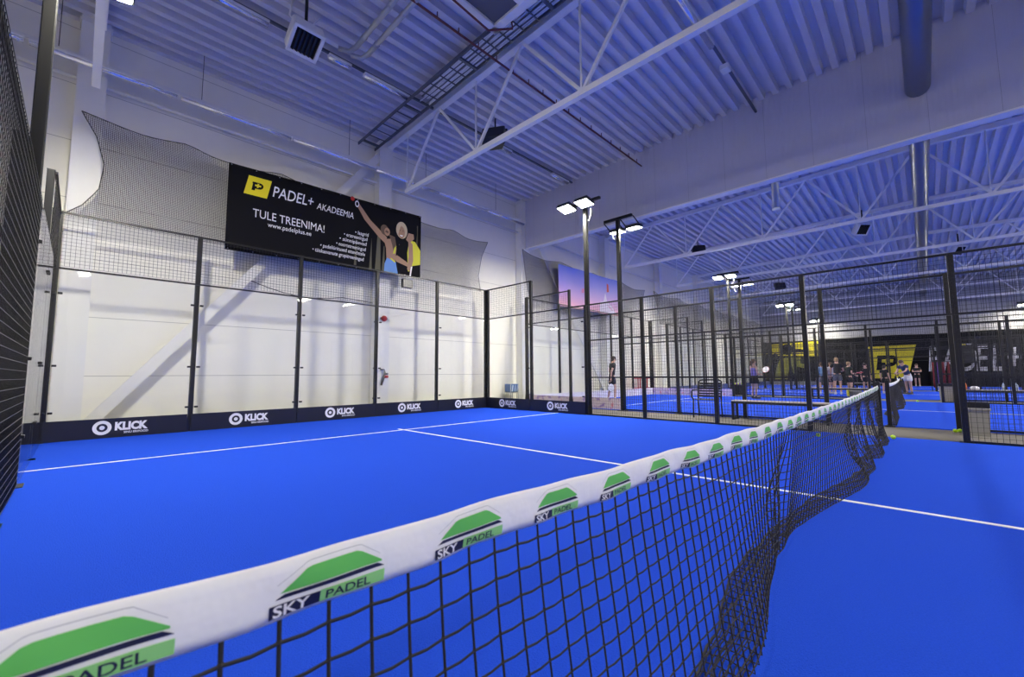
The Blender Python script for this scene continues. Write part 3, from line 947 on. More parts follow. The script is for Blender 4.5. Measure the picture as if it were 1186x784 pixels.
# ------------------------------------------------------------------ roof trusses
def truss(x, label, y_end=9.45):
    t = thing('roof_truss', label, 'truss', (x, 0, 0), 0, 'white roof trusses')
    zb = 6.2
    mb = MB(); mb.bar((0, y_end, zb), (0, -12.3, zb), 0.11, 0.11, M['steel']); mb.build('bottom_chord', t)
    mb = MB()
    mb.bar((0, 10.7, deck_z(10.7)-.09), (0, -1, deck_z(-1)-.09), 0.16, 0.15, M['steel']); mb.bar((0, -1, deck_z(-1)-.09), (0, -12.9, deck_z(-12.9)-.09), 0.16, 0.15, M['steel'])
    mb.build('top_chord', t)
    yb = 9.4
    while yb > -12.5:
        zt = lambda q: deck_z(q)-.14
        for yt in (yb+1.45, yb-1.45):
            if -12.8 < yt < 10.8:
                mb = MB(); mb.bar((0, yb, zb+.03), (0, yt, zt(yt)), 0.055, 0.06, M['steel']); mb.build('diagonal', t)
        mb = MB(); mb.bar((0, yb+.02, zb+.03), (0, yb+.02, zt(yb)), 0.03, 0.03, M['steel']); mb.build('upright', t)
        yb -= 2.93
    return t
truss(-4.69, 'white lattice roof truss overhead at the left, by the left wall column')
truss(1.5, 'white lattice roof truss crossing the middle of the near ceiling')
for i, x in enumerate((13.5, 19.5, 25.5, 31.5, 37.5)):
    truss(x, 'white lattice roof truss %s beyond the ribbed bulkhead' % ('first', 'second', 'third', 'fourth', 'fifth')[i])

# diagonal wall braces
mb = MB(); mb.bar((-4.52, 10.52, 0.15), (1.28, 10.52, 7.6), 0.05, 0.20, M['steel'])
tag(mb.build('wall_brace'), 'long white diagonal brace on the back wall, rising behind the black banner', 'brace')
mb = MB(); mb.bar((8.0, 10.52, 7.0), (13.3, 10.52, 0.2), 0.05, 0.20, M['steel'])
tag(mb.build('wall_brace'), 'white diagonal brace falling from bulkhead corner behind the second court', 'brace')

# ------------------------------------------------------------------ ceiling services
# cable tray beside the middle truss
t = thing('cable_tray', 'dark ladder cable tray full of cables beside the middle truss', 'cable tray')
TX0, TX1, TZ = 0.66, 1.17, 7.79
for x in (TX0, TX1):
    mb = MB(); mb.bar((x, 10.7, TZ), (x, -6, TZ+.3), 0.025, 0.08, M['tray']); mb.build('side_rail', t)
def tz(y): return TZ+.3*(10.7-y)/16.7
y = 10.4; k = 0
mbp = None
while y > -2:
    mb = MB(); mb.bar((TX0, y, tz(y)-.03), (TX1, y, tz(y)-.03), 0.02 if k % 6 else 0.06, 0.02 if k % 6 else .05, M['tray'], ); mb.build('rung', t)
    y -= 0.36; k += 1
mb = MB()
for q in range(12):
    x = TX0+.045+.038*q
    pts = []
    yy = 7.9 - random.random()*.5
    while yy > -5.8:
        pts.append((x+.012*math.sin(yy*3+q), yy, tz(yy)-.008+.02*random.random())); yy -= .4
    mb.tube(pts, 0.012+.007*random.random(), M['cable'] if q % 3 else M['tray'], 6)
mb.build('cables', t)['kind'] = 'stuff'

def light_track(y, z, x0, x1, lums, label, m='tray'):
    t = thing('light_track', label, 'ceiling light')
    mb = MB(); mb.bar((x0, y, z+.06), (x1, y, z+.06), .05, .05, M[m]); mb.build('trunking', t)
    for a, b in lums:
        mb = MB(); mb.box(((a+b)/2, y, z+.005), (b-a, .14, .05), M['steel'], bevel=.006); l = mb.build('luminaire', t)
        mb = MB(); mb.tube([(a+.01, y, z-.03), (b-.01, y, z-.03)], .055, M['tube'], 12); mb.build('diffuser', l)
    return t
t = light_track(10.15, 6.93, -7.8, 7.2, [(-7.7, -5.6), (-5.55, -3.5), (-3.45, -1.3), (-1.25, .9), (.95, 3.1), (3.15, 5.2), (5.25, 7.1)], 'long tube light track hung along the back wall above the banner', 'steel')
for x in (-5.2, -3.1, 0.15, 2.6, 5.6):
    mb = MB(); mb.tube([(x, 10.15, 6.98), (x, 10.15, deck_z(10.15)+.02)], .006, M['black'], 5); mb.build('hanger', t)
light_track(8.10, 7.935, -7.5, 7.45, [(-4.2, -2.42), (-1.27, -.78), (-0.47, .70), (3.16, 4.3), (6.3, 7.2)], 'tube light track across the near ceiling beside the fan heater')
light_track(2.15, 7.9, 1.6, 7.45, [(1.8, 4.2)], 'short blue-lit light track on the ceiling near the ribbed bulkhead')
mb = MB(); mb.box((5.05, 2.15, 7.86), (.22, .18, .12), M['steel'], bevel=.01); tag(mb.build('junction_box'), 'small white box on the ceiling track near the bulkhead', 'box')
mb = MB(); mb.tube([(-7.9, 10.6, 6.8), (7.45, 10.6, 6.72)], .035, M['steel'], 8); tag(mb.build('wall_pipe'), 'thin white pipe along the back wall below the tube light track', 'pipe')
mb = MB(); mb.tube([(7.7, 10.6, 6.72), (41.5, 10.6, 6.3)], .035, M['steel'], 8); tag(mb.build('wall_pipe'), 'thin white pipe along the back wall beyond the bulkhead', 'pipe')
# red sprinkler pipe
t = thing('sprinkler_pipe', 'thin dark red sprinkler pipe crossing the ceiling past the truss', 'pipe')
mb = MB(); mb.tube([(-1.1, 5.38, 7.62), (7.4, 5.38, 7.62)], .022, M['redpipe'], 6); mb.build('pipe', t)
for k in range(17):
    mb = MB(); mb.tube([(-.9+.5*k, 5.38, 7.62), (-.9+.5*k, 5.38, 7.74)], .012, M['redpipe'], 5); mb.build('clip', t)
# pair of galvanised pipes along y
for x, lab in ((-1.12, 'left one of two galvanised pipes overhead beside the fan heater'), (-.86, 'right one of two galvanised pipes overhead beside the fan heater')):
    mb = MB(); pts = [(x-.25, 7.35, 7.60), (x-.05, 7.3, 7.62), (x, 7.1, 7.63), (x, -2, 7.75)]
    mb.tube(pts, .05, M['galv'], 10)
    for k in range(8): mb.tube([(x, 6.8-1.0*k, 7.635+.013*k), (x, 6.74-1.0*k, 7.635+.013*k)], .058, M['galv'], 10)
    tag(mb.build('metal_pipe'), lab, 'pipe', 'galvanised ceiling pipes')
# fan heater
def fan_heater(loc, rz, label, deg=38):
    t = thing('fan_heater', label, 'heater', loc, rz, 'fan heaters under the roof')
    tl = Matrix.Rotation(math.radians(deg), 3, 'X')
    mb = MB()
    mb.box(tl @ Vector((0, .11, 0)), (.54, .24, .54), M['steel'], rot=tl, bevel=.03)
    # frame round the louvre
    for (cx_, cz_, sx_, sz_) in ((0, .24, .54, .06), (0, -.24, .54, .06), (-.24, 0, .06, .54), (.24, 0, .06, .54)):
        mb.box(tl @ Vector((cx_, -.03, cz_)), (sx_, .06, sz_), M['steel'], rot=tl, bevel=.008)
    mb.build('housing', t)
    mb = MB(); mb.box(tl @ Vector((0, -.012, 0)), (.43, .01, .43), M['black'], rot=tl); b = mb.build('grille', t)
    for k in range(6):
        mb = MB(); mb.box(tl @ Vector((-.175+.07*k, -.035, 0)), (.012, .05, .42), M['black'], rot=tl @ Matrix.Rotation(.5, 3, 'Z')); mb.build('louvre', b)
    mb = MB(); mb.tube([(0, 0, .2), (0, 0, .85)], .03, M['black'], 6); mb.tube([(-.12, .05, .25), (-.25, .1, .45), (-.2, .15, .8)], .018, M['cable'], 6); mb.tube([(.12, .05, .25), (.16, .1, .5), (.3, .15, .75)], .018, M['cable'], 6); mb.build('hanger', t)
    return t
h = fan_heater((-2.05, 7.17, 7.22), 0, 'white fan heater with black louvres under the near ceiling, a ball stuck in it', 62)
mb = MB(); mb.ball((-1.90, 7.38, 7.20), .036, M['ball']); tag(mb.build('tennis_ball'), 'yellow-green ball stuck in the fan heater louvres', 'ball')
fan_heater((18.8, 0.95, 7.3), math.radians(-45), 'white fan heater under the roof beyond the bulkhead, above the second court')
fan_heater((26.0, -2.2, 7.2), math.radians(-45), 'small far fan heater above the third court, seen through the right fence mesh')
# stage speakers / projectors
def speaker(loc, rz, label):
    t = thing('ceiling_speaker', label, 'speaker', loc, rz, 'black speakers hung from the trusses')
    tl = Matrix.Rotation(-.45, 3, 'X')
    mb = MB()
    a = [(-.30, 0, -.20), (.30, 0, -.20), (.30, 0, .20), (-.30, 0, .20)]
    b = [(-.30, .22, -.20), (.30, .22, -.20), (.30, .22, .20), (-.30, .22, .20)]
    c = [(-.16, .42, -.13), (.16, .42, -.13), (.16, .42, .13), (-.16, .42, .13)]
    mb.add([tl @ Vector(p) for p in a+b+c], [(0, 1, 2, 3)] + [(q+j, q+(j+1) % 4, q+4+(j+1) % 4, q+4+j) for q in (0, 4) for j in range(4)] + [(11, 10, 9, 8)], M['black']); mb.build('cabinet', t)
    mb = MB(); mb.box(tl @ Vector((0, -.012, 0)), (.57, .02, .37), M['black'], rot=tl, bevel=.006); mb.build('grille', t)
    mb = MB(); mb.bar(tl @ Vector((-.32, .15, .0)), tl @ Vector((-.32, .15, .26)), .03, .05, M['black']); mb.bar(tl @ Vector((.32, .15, .0)), tl @ Vector((.32, .15, .26)), .03, .05, M['black']); mb.bar(tl @ Vector((-.33, .15, .26)), tl @ Vector((.33, .15, .26)), .05, .03, M['black']); mb.tube([tl @ Vector((0, .15, .26)), tl @ Vector((0, .15, .26)) + Vector((0, 0, .35))], .02, M['black'], 6); mb.build('yoke', t)
    return t
speaker((2.45, 6.95, 7.3), math.radians(-60), 'black loudspeaker hanging by the middle roof truss')
speaker((16.4, 7.0, 7.25), math.radians(-60), 'black loudspeaker beyond the bulkhead, above the second court')
speaker((28.0, 6.0, 7.0), math.radians(-60), 'small black loudspeaker above the third court, by distant floodlights')
# ventilation unit overhead
t = thing('ventilation_unit', 'large ventilation unit with white frame at the top of the near ceiling', 'ventilation unit', (-.10, 3.75, 7.5))
mb = MB(); mb.box((0, 0, .22), (1.15, 2.0, .4), M['steel'], bevel=.02); mb.build('casing', t)
mb = MB()
for c, s in (((0, .95, 0), (1.15, .16, .1)), ((0, -.95, 0), (1.15, .16, .1)), ((-.5, 0, 0), (.16, 2.0, .1)), ((.5, 0, 0), (.16, 2.0, .1)), ((0, .2, 0), (1.1, .14, .09))): mb.box(c, s, M['steel'], bevel=.008)
mb.build('frame', t)
mb = MB(); mb.box((0, 0, .01), (.9, 1.8, .02), M['tray']); mb.build('grille', t)
mb = MB(); mb.tube([(.58, .6, .0), (.62, .6, -.15), (.3, .9, -.2), (-.8, .98, -.02)], .02, M['redpipe'], 6); mb.build('hose', t)
# round ducts
t = thing('spiral_duct', 'big blue-lit spiral duct running through the bulkhead at upper right', 'duct')
mb = MB(); pts = []; rs = []
x = -1.5
while x < 41:
    pts.append((x, -.87, 7.13)); rs.append(.205 if (round((x+1.5)/.05) % 2) else .198); x += .05 if x < 9 else .4
mb.tube(pts, rs, M['duct'], 20); mb.build('pipe', t)
mb = MB(); mb.tube([(7.72, -.87, 7.13), (7.95, -.87, 7.13)], .245, M['galv'], 20); mb.build('collar', t)
mb = MB(); mb.tube([(9.0, 2.14, deck_z(2)), (9.0, 2.14, 5.75)], .09, M['galv'], 14); mb.tube([(9, 2.14, 5.78), (9, 2.14, 5.74)], .10, M['steel'], 14)
tag(mb.build('vent_pipe'), 'short grey vent pipe hanging just beyond the bulkhead', 'pipe')

# ------------------------------------------------------------------ far end of the hall
def cfn(y, z, l=0.0): return (41.85-l, y, z)
mb = MB(); vs_ = []; fs = []; n = 90
for i in range(n+1):
    y = 6.0-17.5*i/n
    for j in range(9):
        zt = 4.12+.03*math.sin(y*1.1)
        vs_.append((41.82+.03*math.sin(y*5)*(1-j/10), y, .03+(zt-.03)*j/8))
for i in range(n):
    for j in range(8):
        a = i*9+j; fs.append((a, a+9, a+10, a+1))
mb.add(vs_, fs, M['curtain'], True)
tag(mb.build('wall_curtain'), 'long black curtain across the far wall behind the distant courts', 'curtain')
t = thing('wall_banner', 'yellow banner with black P and plus mark on the far black curtain', 'banner', (41.72, 0, 0))
fn = lambda y, z, l=0.0: (-l, y, z)
mb = MB(); mb.add([fn(2.75, .62), fn(.42, .62), fn(-.20, 3.30), fn(2.75, 3.26)], [(0, 1, 2, 3)], M['yellow']); mb.build('cloth', t)
mb = MB(); p_mark(mb, lambda u, v, l: fn(2.25-1.25*u, 1.30+1.2*v, .02+l), M['banner'], M['yellow']); mb.build('monogram', t)
t = thing('wall_lettering', 'large white PADEL+ letters across the far black curtain', 'sign', (41.74, 0, 0))
pos = -.72
for ch, wd in (('P', .80), ('A', .88), ('D', .84), ('E', .78), ('L', .72), ('+', 1.0)):
    mb = MB(); put2d(mb, text2d(ch, 2.75, .18, .03, .46), lambda u, v: (0, pos-u, 1.2+v), M['white']); mb.build('lettering', t)
    pos -= wd
t = thing('wall_poster', 'yellow and black player poster on the far wall in the back corner', 'poster', (41.86, 0, 0))
pf = lambda u, v, l=0.0: (-.01-l, 10.5-4.8*u, .35+3.7*v)
mb = MB(); poly2d(mb, [(0, 0), (1, 0), (1, 1), (0, 1)], pf, M['curtain']); mb.build('cloth', t)
mb = MB(); poly2d(mb, [(.08, .66), (1, .60), (1, .98), (.08, .94)], lambda u, v: pf(u, v, .01), M['yellow']); mb.build('yellow_band', t)
olive = mat('olive_print', (0.30, 0.30, 0.03), .6)
mb = MB(); poly2d(mb, [(.16, .05), (.24, .55), (.40, .60), (.62, .60), (.60, .45), (.72, .40), (.74, .30), (.55, .36), (.50, .05)], lambda u, v: pf(u, v, .02), olive)
mb.build('printed_figure', t)
mb = MB(); disc2d(mb, (.40, .80), .10, lambda u, v: pf(u, v, .03), M['curtain'], 20, .14); poly2d(mb, [(.06, .62), (.20, .72), (.28, .60), (.22, .40), (.12, .42)], lambda u, v: pf(u, v, .03), M['curtain'])
poly2d(mb, [(.38, .05), (.44, .55), (.50, .05)], lambda u, v: pf(u, v, .03), M['curtain']); disc2d(mb, (.58, .76), .09, lambda u, v: pf(u, v, .035), M['curtain'], 16, .045); mb.build('printed_silhouette', t)
# black unit with yellow and white tag hanging in front of the letters
t = thing('wall_panel', 'black padded panel with small yellow and white tag before the white letters', 'panel', (41.5, -2.95, 1.75))
mb = MB(); mb.box((0, 0, .75), (.16, .60, 1.5), M['lampbody'], bevel=.05); mb.build('body', t)
for k in range(4):
    mb = MB(); mb.box((-.085, 0, .25+.28*k), (.01, .5, .02), M['shade']); mb.build('seam', t)
mb = MB(); mb.box((-.085, .17, 1.40), (.012, .2, .12), M['yellow']); mb.box((-.085, -.08, 1.40), (.012, .24, .07), M['white']); mb.build('logo_tag', t)

# ------------------------------------------------------------------ small objects
def put_ball(loc, label):
    mb = MB(); mb.ball((0, 0, 0), .034, M['ball'], 18, 12)
    pts = []
    for i in range(33):
        a = 2*PI*i/32
        v = Vector((math.cos(a)+.35*math.cos(3*a)*.5, math.sin(a)-.35*math.sin(3*a)*.5, .75*math.sin(2*a))).normalized()*.0342
        pts.append(v)
    mb.tube(pts, .0014, M['white'], 4)
    o = mb.build('tennis_ball'); o.location = loc; o.rotation_euler = (random.random()*3, random.random()*3, 0)
    return tag(o, label, 'ball', 'yellow tennis balls on the floor')
put_ball((4.75, -.16, .050), 'yellow tennis ball on blue turf beside the far net post')
put_ball((6.64, -.93, .034), 'left one of two yellow balls touching on the passage floor by the door post')
put_ball((6.71, -.99, .034), 'right one of two yellow balls touching on the passage floor by the door post')
put_ball((4.25, .77, .050), 'yellow ball seen through the net, behind it on the turf')
put_ball((17.0, -.32, .050), 'distant yellow ball by the second passage, beyond the second net')
# bins
def bin_(loc, rz, label):
    t = thing('waste_bin', label, 'bin', loc, rz, 'grey bins in the passages')
    mb = MB()
    a = [(-.19, -.17), (.19, -.17), (.19, .17), (-.19, .17)]; b = [(-.215, -.195), (.215, -.195), (.215, .195), (-.215, .195)]
    mb.add([(x, y, 0) for x, y in a]+[(x, y, .52) for x, y in b], [(3, 2, 1, 0), (0, 1, 5, 4), (1, 2, 6, 5), (2, 3, 7, 6), (3, 0, 4, 7), (4, 5, 6, 7)], M['binbody'])
    mb.build('body', t)
    mb = MB(); mb.box((0, 0, .535), (.46, .42, .05), M['binbody'], bevel=.01); mb.build('rim', t)
    mb = MB(); mb.box((0, 0, .615), (.45, .41, .12), M['black'], bevel=.02); mb.build('lid', t)
    return t
bin_((6.42, -1.19, 0), 0, 'grey bin with black lid in the first passage, behind the door post').scale = (.82, .82, .86)
bin_((18.55, -1.12, 0), 0, 'small distant grey bin with dark lid in the second passage')
# benches
def bench(loc, L, label):
    t = thing('bench', label, 'bench', loc, 0, 'black framed benches in the passages')
    mb = MB(); mb.box((0, 0, .445), (.36, L, .03), M['wood'], bevel=.005); mb.build('seat', t)
    mb = MB(); 
    for x in (-.17, .17): mb.bar((x, -L/2, .41), (x, L/2, .41), .04, .05, M['black'])
    mb.build('frame', t)
    for y in (-L/2+.03, L/2-.03):
        for x in (-.16, .16):
            mb = MB(); mb.box((x, y, .2), (.05, .05, .4), M['black'], bevel=.005); mb.build('leg', t)
        mb = MB(); mb.bar((-.16, y, .03), (.16, y, .03), .04, .04, M['black']); mb.build('foot_bar', t)
    return t
bench((6.6, 1.85, 0), 1.9, 'long bench with pale slats and black legs in the first passage, beside black chair')
bench((18.2, 2.1, 0), 2.0, 'black bench in the second passage in front of the group of players')
bench((18.3, -2.5, 0), 2.0, 'black bench in the second passage carrying an orange bottle, right of the bin')
bench((30.2, 2.0, 0), 2.0, 'most distant black bench, in the third passage behind the players')
mb = MB(); mb.tube([(0, 0, 0), (0, 0, .16), (0, 0, .19), (0, 0, .20), (0, 0, .24)], [.045, .045, .03, .025, .025], M['orange'], 12); o = mb.build('bottle'); o.location = (18.3, -1.62, .46); tag(o, 'orange bottle on the near end of the bench right of the bin', 'bottle', 'bottles on the bench')
for k, y in enumerate((-2.55, -2.85)):
    mb = MB(); mb.tube([(0, 0, 0), (0, 0, .17), (0, 0, .21), (0, 0, .25)], [.04, .04, .018, .018], M['clearpl'], 12); o = mb.build('bottle'); o.location = (18.3, y, .46)
    tag(o, ('left' if k == 0 else 'right') + ' one of two clear water bottles near the photo edge on the bench', 'bottle', 'bottles on the bench')
mb = MB(); mb.ball((0, 0, .06), (.17, .13, .07), M['white'], 14, 8); o = mb.build('white_cap'); o.location = (18.3, -1.85, .455); tag(o, 'white cap lying on the bench beside the orange bottle', 'cap')
# sports bags
t = thing('sports_bag', 'grey sports bag with yellow end at the feet of the player with red racket', 'bag', (19.75, 1.72, .016), .3)
mb = MB(); mb.box((0, 0, .17), (.30, .52, .34), M['shade'], bevel=.09); mb.build('body', t)
mb = MB(); mb.box((0, .25, .17), (.28, .05, .30), M['yellow'], bevel=.02); mb.build('end_panel', t)
mb = MB(); mb.tube([(-.05, -.15, .33), (-.03, -.1, .43), (-.03, .1, .43), (-.05, .15, .33)], .012, M['black'], 6); mb.build('handle', t)
t = thing('sports_bag', 'purple bag standing beside the distant grey bin', 'bag', (18.75, -1.30, 0), .2)
mb = MB(); mb.box((0, 0, .18), (.16, .24, .36), M['purple'], bevel=.06); mb.build('body', t)
mb = MB(); mb.tube([(0, -.06, .35), (0, -.05, .44), (0, .05, .44), (0, .06, .35)], .01, M['purple'], 6); mb.build('handle', t)
# rail with maroon garments
t = thing('clothes_rail', 'dark rail hung with maroon garments between the distant door posts', 'clothes rail', (30.1, -1.25, 0))
mb = MB(); 
for y in (-.42, .42): mb.tube([(0, y, 0), (0, y, 1.72)], .018, M['black'], 6); mb.bar((-.2, y, .02), (.2, y, .02), .03, .03, M['black'])
mb.tube([(0, -.44, 1.72), (0, .44, 1.72)], .018, M['black'], 6); mb.build('frame', t)
for k in range(4):
    mb = MB(); y = -.30+.2*k
    prof = [(.03, 1.68), (.20, 1.55), (.24, 1.2), (.22, .7), (.23, .22)]
    vs_ = []
    for x, z in prof: vs_ += [(-x, y-.05, z), (x, y-.05, z), (x, y+.05, z), (-x, y+.05, z)]
    fs = []
    for i in range(len(prof)-1):
        for j in range(4): a = i*4+j; b = i*4+(j+1) % 4; fs.append((a, b, b+4, a+4))
    fs += [(3, 2, 1, 0), (16, 17, 18, 19)]
    mb.add(vs_, fs, M['maroon'] if k != 2 else M['purple'], True); mb.build('garment', t)
mb = MB(); 
for k in range(2): mb.ball((-.05, -.2+.35*k, .05), (.13, .06, .05), M['white'], 10, 6)
mb.build('shoes', t)
t = thing('sports_towel', 'maroon towel hanging over the end of the second passage bench', 'towel', (18.22, -1.50, 0))
mb = MB(); mb.box((0, .0, .46), (.26, .22, .02), M['maroon'], bevel=.006); mb.box((-.0, .115, .26), (.26, .02, .42), M['maroon'], bevel=.006); mb.build('cloth', t)
# ball cart
t = thing('ball_cart', 'dark cart with yellow balls below and purple cloth on top, by a fence post', 'cart', (18.05, 6.05, 0), .2)
mb = MB(); mb.box((0, 0, .30), (.46, .62, .5), M['black'], bevel=.02); mb.build('body', t)
for x in (-.22, .22):
    for y in (-.30, .30):
        mb = MB(); mb.box((x, y, .42), (.04, .04, .84), M['black']); mb.build('upright', t)
mb = MB(); mb.box((0, 0, .60), (.44, .58, .1), M['purple'], bevel=.045); mb.build('cloth', t)
for k in range(4):
    mb = MB(); mb.ball((-.19, -.24+.12*k, .585), .034, M['ball'], 10, 7); o = mb.build('tennis_ball'); o.location = (18.05-.06, 5.9+.02*k, .02+.0)
    tag(o, 'yellow ball heaped in the dark cart by the fence post', 'ball', 'balls in the cart')
t = thing('equipment_rack', 'low red rack behind the far end of the second court back glass', 'rack', (16.6, 10.3, 0))
mb = MB()
for x in (-.8, 0, .8):
    for y in (-.15, .15): mb.box((x, y, .45), (.05, .05, .9), M['red'], bevel=.005)
for z in (.35, .87):
    for y in (-.15, .15): mb.bar((-.82, y, z), (.82, y, z), .05, .05, M['red'])
mb.build('frame', t)
# black metal chair in the first passage
t = thing('metal_armchair', 'black slatted metal armchair in the first passage beside the bench', 'chair', (6.62, 3.42, 0), math.radians(8))
t.scale = (1.1, 1.1, 1.04)
mb = MB()
for k in range(7): mb.box((-.20+.068*k, 0, .43), (.045, .46, .018), M['black'], bevel=.004)
mb.build('seat', t)
mb = MB()
for k in range(6): mb.box((.25+.022*k, 0, .50+.062*k), (.018, .46, .042), M['black'], bevel=.004)
mb.build('backrest', t)
for y in (-.25, .25):
    mb = MB(); mb.tube([(.24, y, .42), (.27, y, .55), (.36, y, .86), (.35, y*.8, .90), (.35, 0, .905)], .019, M['black'], 8); mb.build('back_frame', t)
    mb = MB(); mb.tube([(.30, y, .65), (-.20, y*1.1, .66), (-.26, y*1.1, .62), (-.27, y*1.1, .50), (-.22, y, .43)], .019, M['black'], 8); mb.build('armrest', t)
    mb = MB(); mb.tube([(-.22, y, .43), (-.26, y, 0)], .016, M['black'], 8); mb.build('leg', t)
    mb = MB(); mb.tube([(.22, y, .43), (.30, y, 0)], .016, M['black'], 8); mb.build('leg', t)
# wire basket stand behind the side glass
t = thing('basket_stand', 'small wire stand holding a blue and white basket behind the corner glass', 'basket', (6.5, 10.28, 0), 0)
mb = MB()
for x in (-.2, .2):
    for y in (-.15, .15): mb.tube([(x, y, 0), (x, y, .78)], .01, M['galv'], 6)
for z in (.12, .45): mb.tube([(-.2, -.15, z), (.2, -.15, z), (.2, .15, z), (-.2, .15, z), (-.2, -.15, z)], .007, M['galv'], 5)
for k in range(5): mb.tube([(-.2+.1*k, -.15, .12), (-.2+.1*k, -.15, .45)], .004, M['galv'], 4)
mb.build('frame', t)
mb = MB(); mb.box((0, 0, .62), (.42, .32, .30), M['blueplastic'], bevel=.03); mb.build('basket', t)
mb = MB()
for k, (x, w) in enumerate(((-.12, .05), (.02, .03), (.13, .04))): mb.add([(x-w, -.168, .5), (x+w*.3, -.168, .5), (x+w, -.168, .73), (x, -.168, .73)], [(0, 1, 2, 3)], M['clearpl'])
mb.build('print', t)
# wall fittings
t = thing('wall_cabinet', 'white cabinet with red sign on the wall by the left corner post', 'cabinet', (-5.42, 10.66, .95))
mb = MB(); mb.box((0, 0, .42), (.34, .16, .84), M['steel'], bevel=.01); mb.build('body', t)
mb = MB(); mb.box((.02, -.085, .66), (.12, .006, .16), M['red']); mb.build('sign', t)
mb = MB(); mb.box((.06, -.09, .40), (.02, .02, .06), M['black']); mb.build('handle', t)
t = thing('alarm_bell', 'red wall alarm above the glass by the left column', 'alarm', (-5.12, 10.55, 3.42))
mb = MB(); mb.box((0, .05, 0), (.17, .08, .36), M['red'], bevel=.02); mb.build('body', t)
mb = MB(); mb.tube([(0, .03, .2), (.02, .03, .36), (.35, .05, .36), (.38, .05, .25)], .012, M['shade'], 6); mb.tube([(0, .03, -.2), (-.02, .03, -.36)], .016, M['black'], 6); mb.build('cable', t)
t = thing('alarm_light', 'round red alarm on the wall just right of the middle glass post', 'alarm', (1.42, 10.40, 2.73))
mb = MB(); mb.ball((0, 0, 0), (.085, .06, .085), M['red'], 16, 10); mb.build('lens', t)
mb = MB(); mb.box((.0, .02, 0), (.22, .03, .06), M['shade'], bevel=.008); mb.build('base', t)
t = thing('wall_valve', 'grey and red valve hanging low on the wall right of the middle glass post', 'valve', (1.42, 10.38, 1.05))
mb = MB(); mb.tube([(-.10, 0, .22), (.02, 0, .22), (.05, 0, .12), (.0, 0, -.02), (-.06, 0, -.22)], [.02, .02, .025, .035, .03], M['plate'], 8); mb.build('body', t)
mb = MB(); mb.tube([(.02, -.02, .02), (.12, -.04, .02)], .04, M['red'], 8); mb.tube([(.05, -.02, .10), (.12, -.03, .10)], .03, M['plate'], 8); mb.build('knob', t)
mb = MB(); mb.box((0, 0, 0), (.32, .14, .26), M['plate'], bevel=.02); o = mb.build('grey_box'); o.location = (2.02, 10.2, 3.80); tag(o, 'grey box hanging just under the right end of the black banner', 'box')
mb = MB(); pts = [(-1.9+.37*i, 10.66, 3.35-.5*math.sin(PI*min(1, i/6))*(.35)-.02*i) for i in range(10)]
mb.tube(pts, .01, M['black'], 5); tag(mb.build('wall_cable'), 'thin dark cable sagging along the back wall behind the glass', 'cable')

# ------------------------------------------------------------------ people
def skin_mesh(pts, edges, root, m, name, parent, sub=1, extra=None):
    me = bpy.data.meshes.new(name)
    me.from_pydata([p[0] for p in pts], edges, [])
    ob = bpy.data.objects.new(name, me); COL.objects.link(ob)
    md = ob.modifiers.new('Skin', 'SKIN'); md.use_smooth_shade = True
    md.branch_smoothing = .3
    if not me.skin_vertices:
        bpy.context.view_layer.objects.active = ob
        bpy.ops.mesh.customdata_skin_add()
    for i, p in enumerate(pts):
        r = p[1] if isinstance(p[1], tuple) else (p[1], p[1])
        me.skin_vertices[0].data[i].radius = r
        me.skin_vertices[0].data[i].use_root = (i == root)
    if sub:
        sd = ob.modifiers.new('Subsurf', 'SUBSURF'); sd.levels = sub; sd.render_levels = sub
    dg = bpy.context.evaluated_depsgraph_get(); dg.update()
    nm = bpy.data.meshes.new_from_object(ob.evaluated_get(dg))
    bpy.data.objects.remove(ob); bpy.data.meshes.remove(me)
    mb = MB()
    mb.add([v.co[:] for v in nm.vertices], [tuple(p.vertices) for p in nm.polygons], m, True)
    bpy.data.meshes.remove(nm)
    if extra: extra(mb)
    o = mb.build(name, parent)
    return o

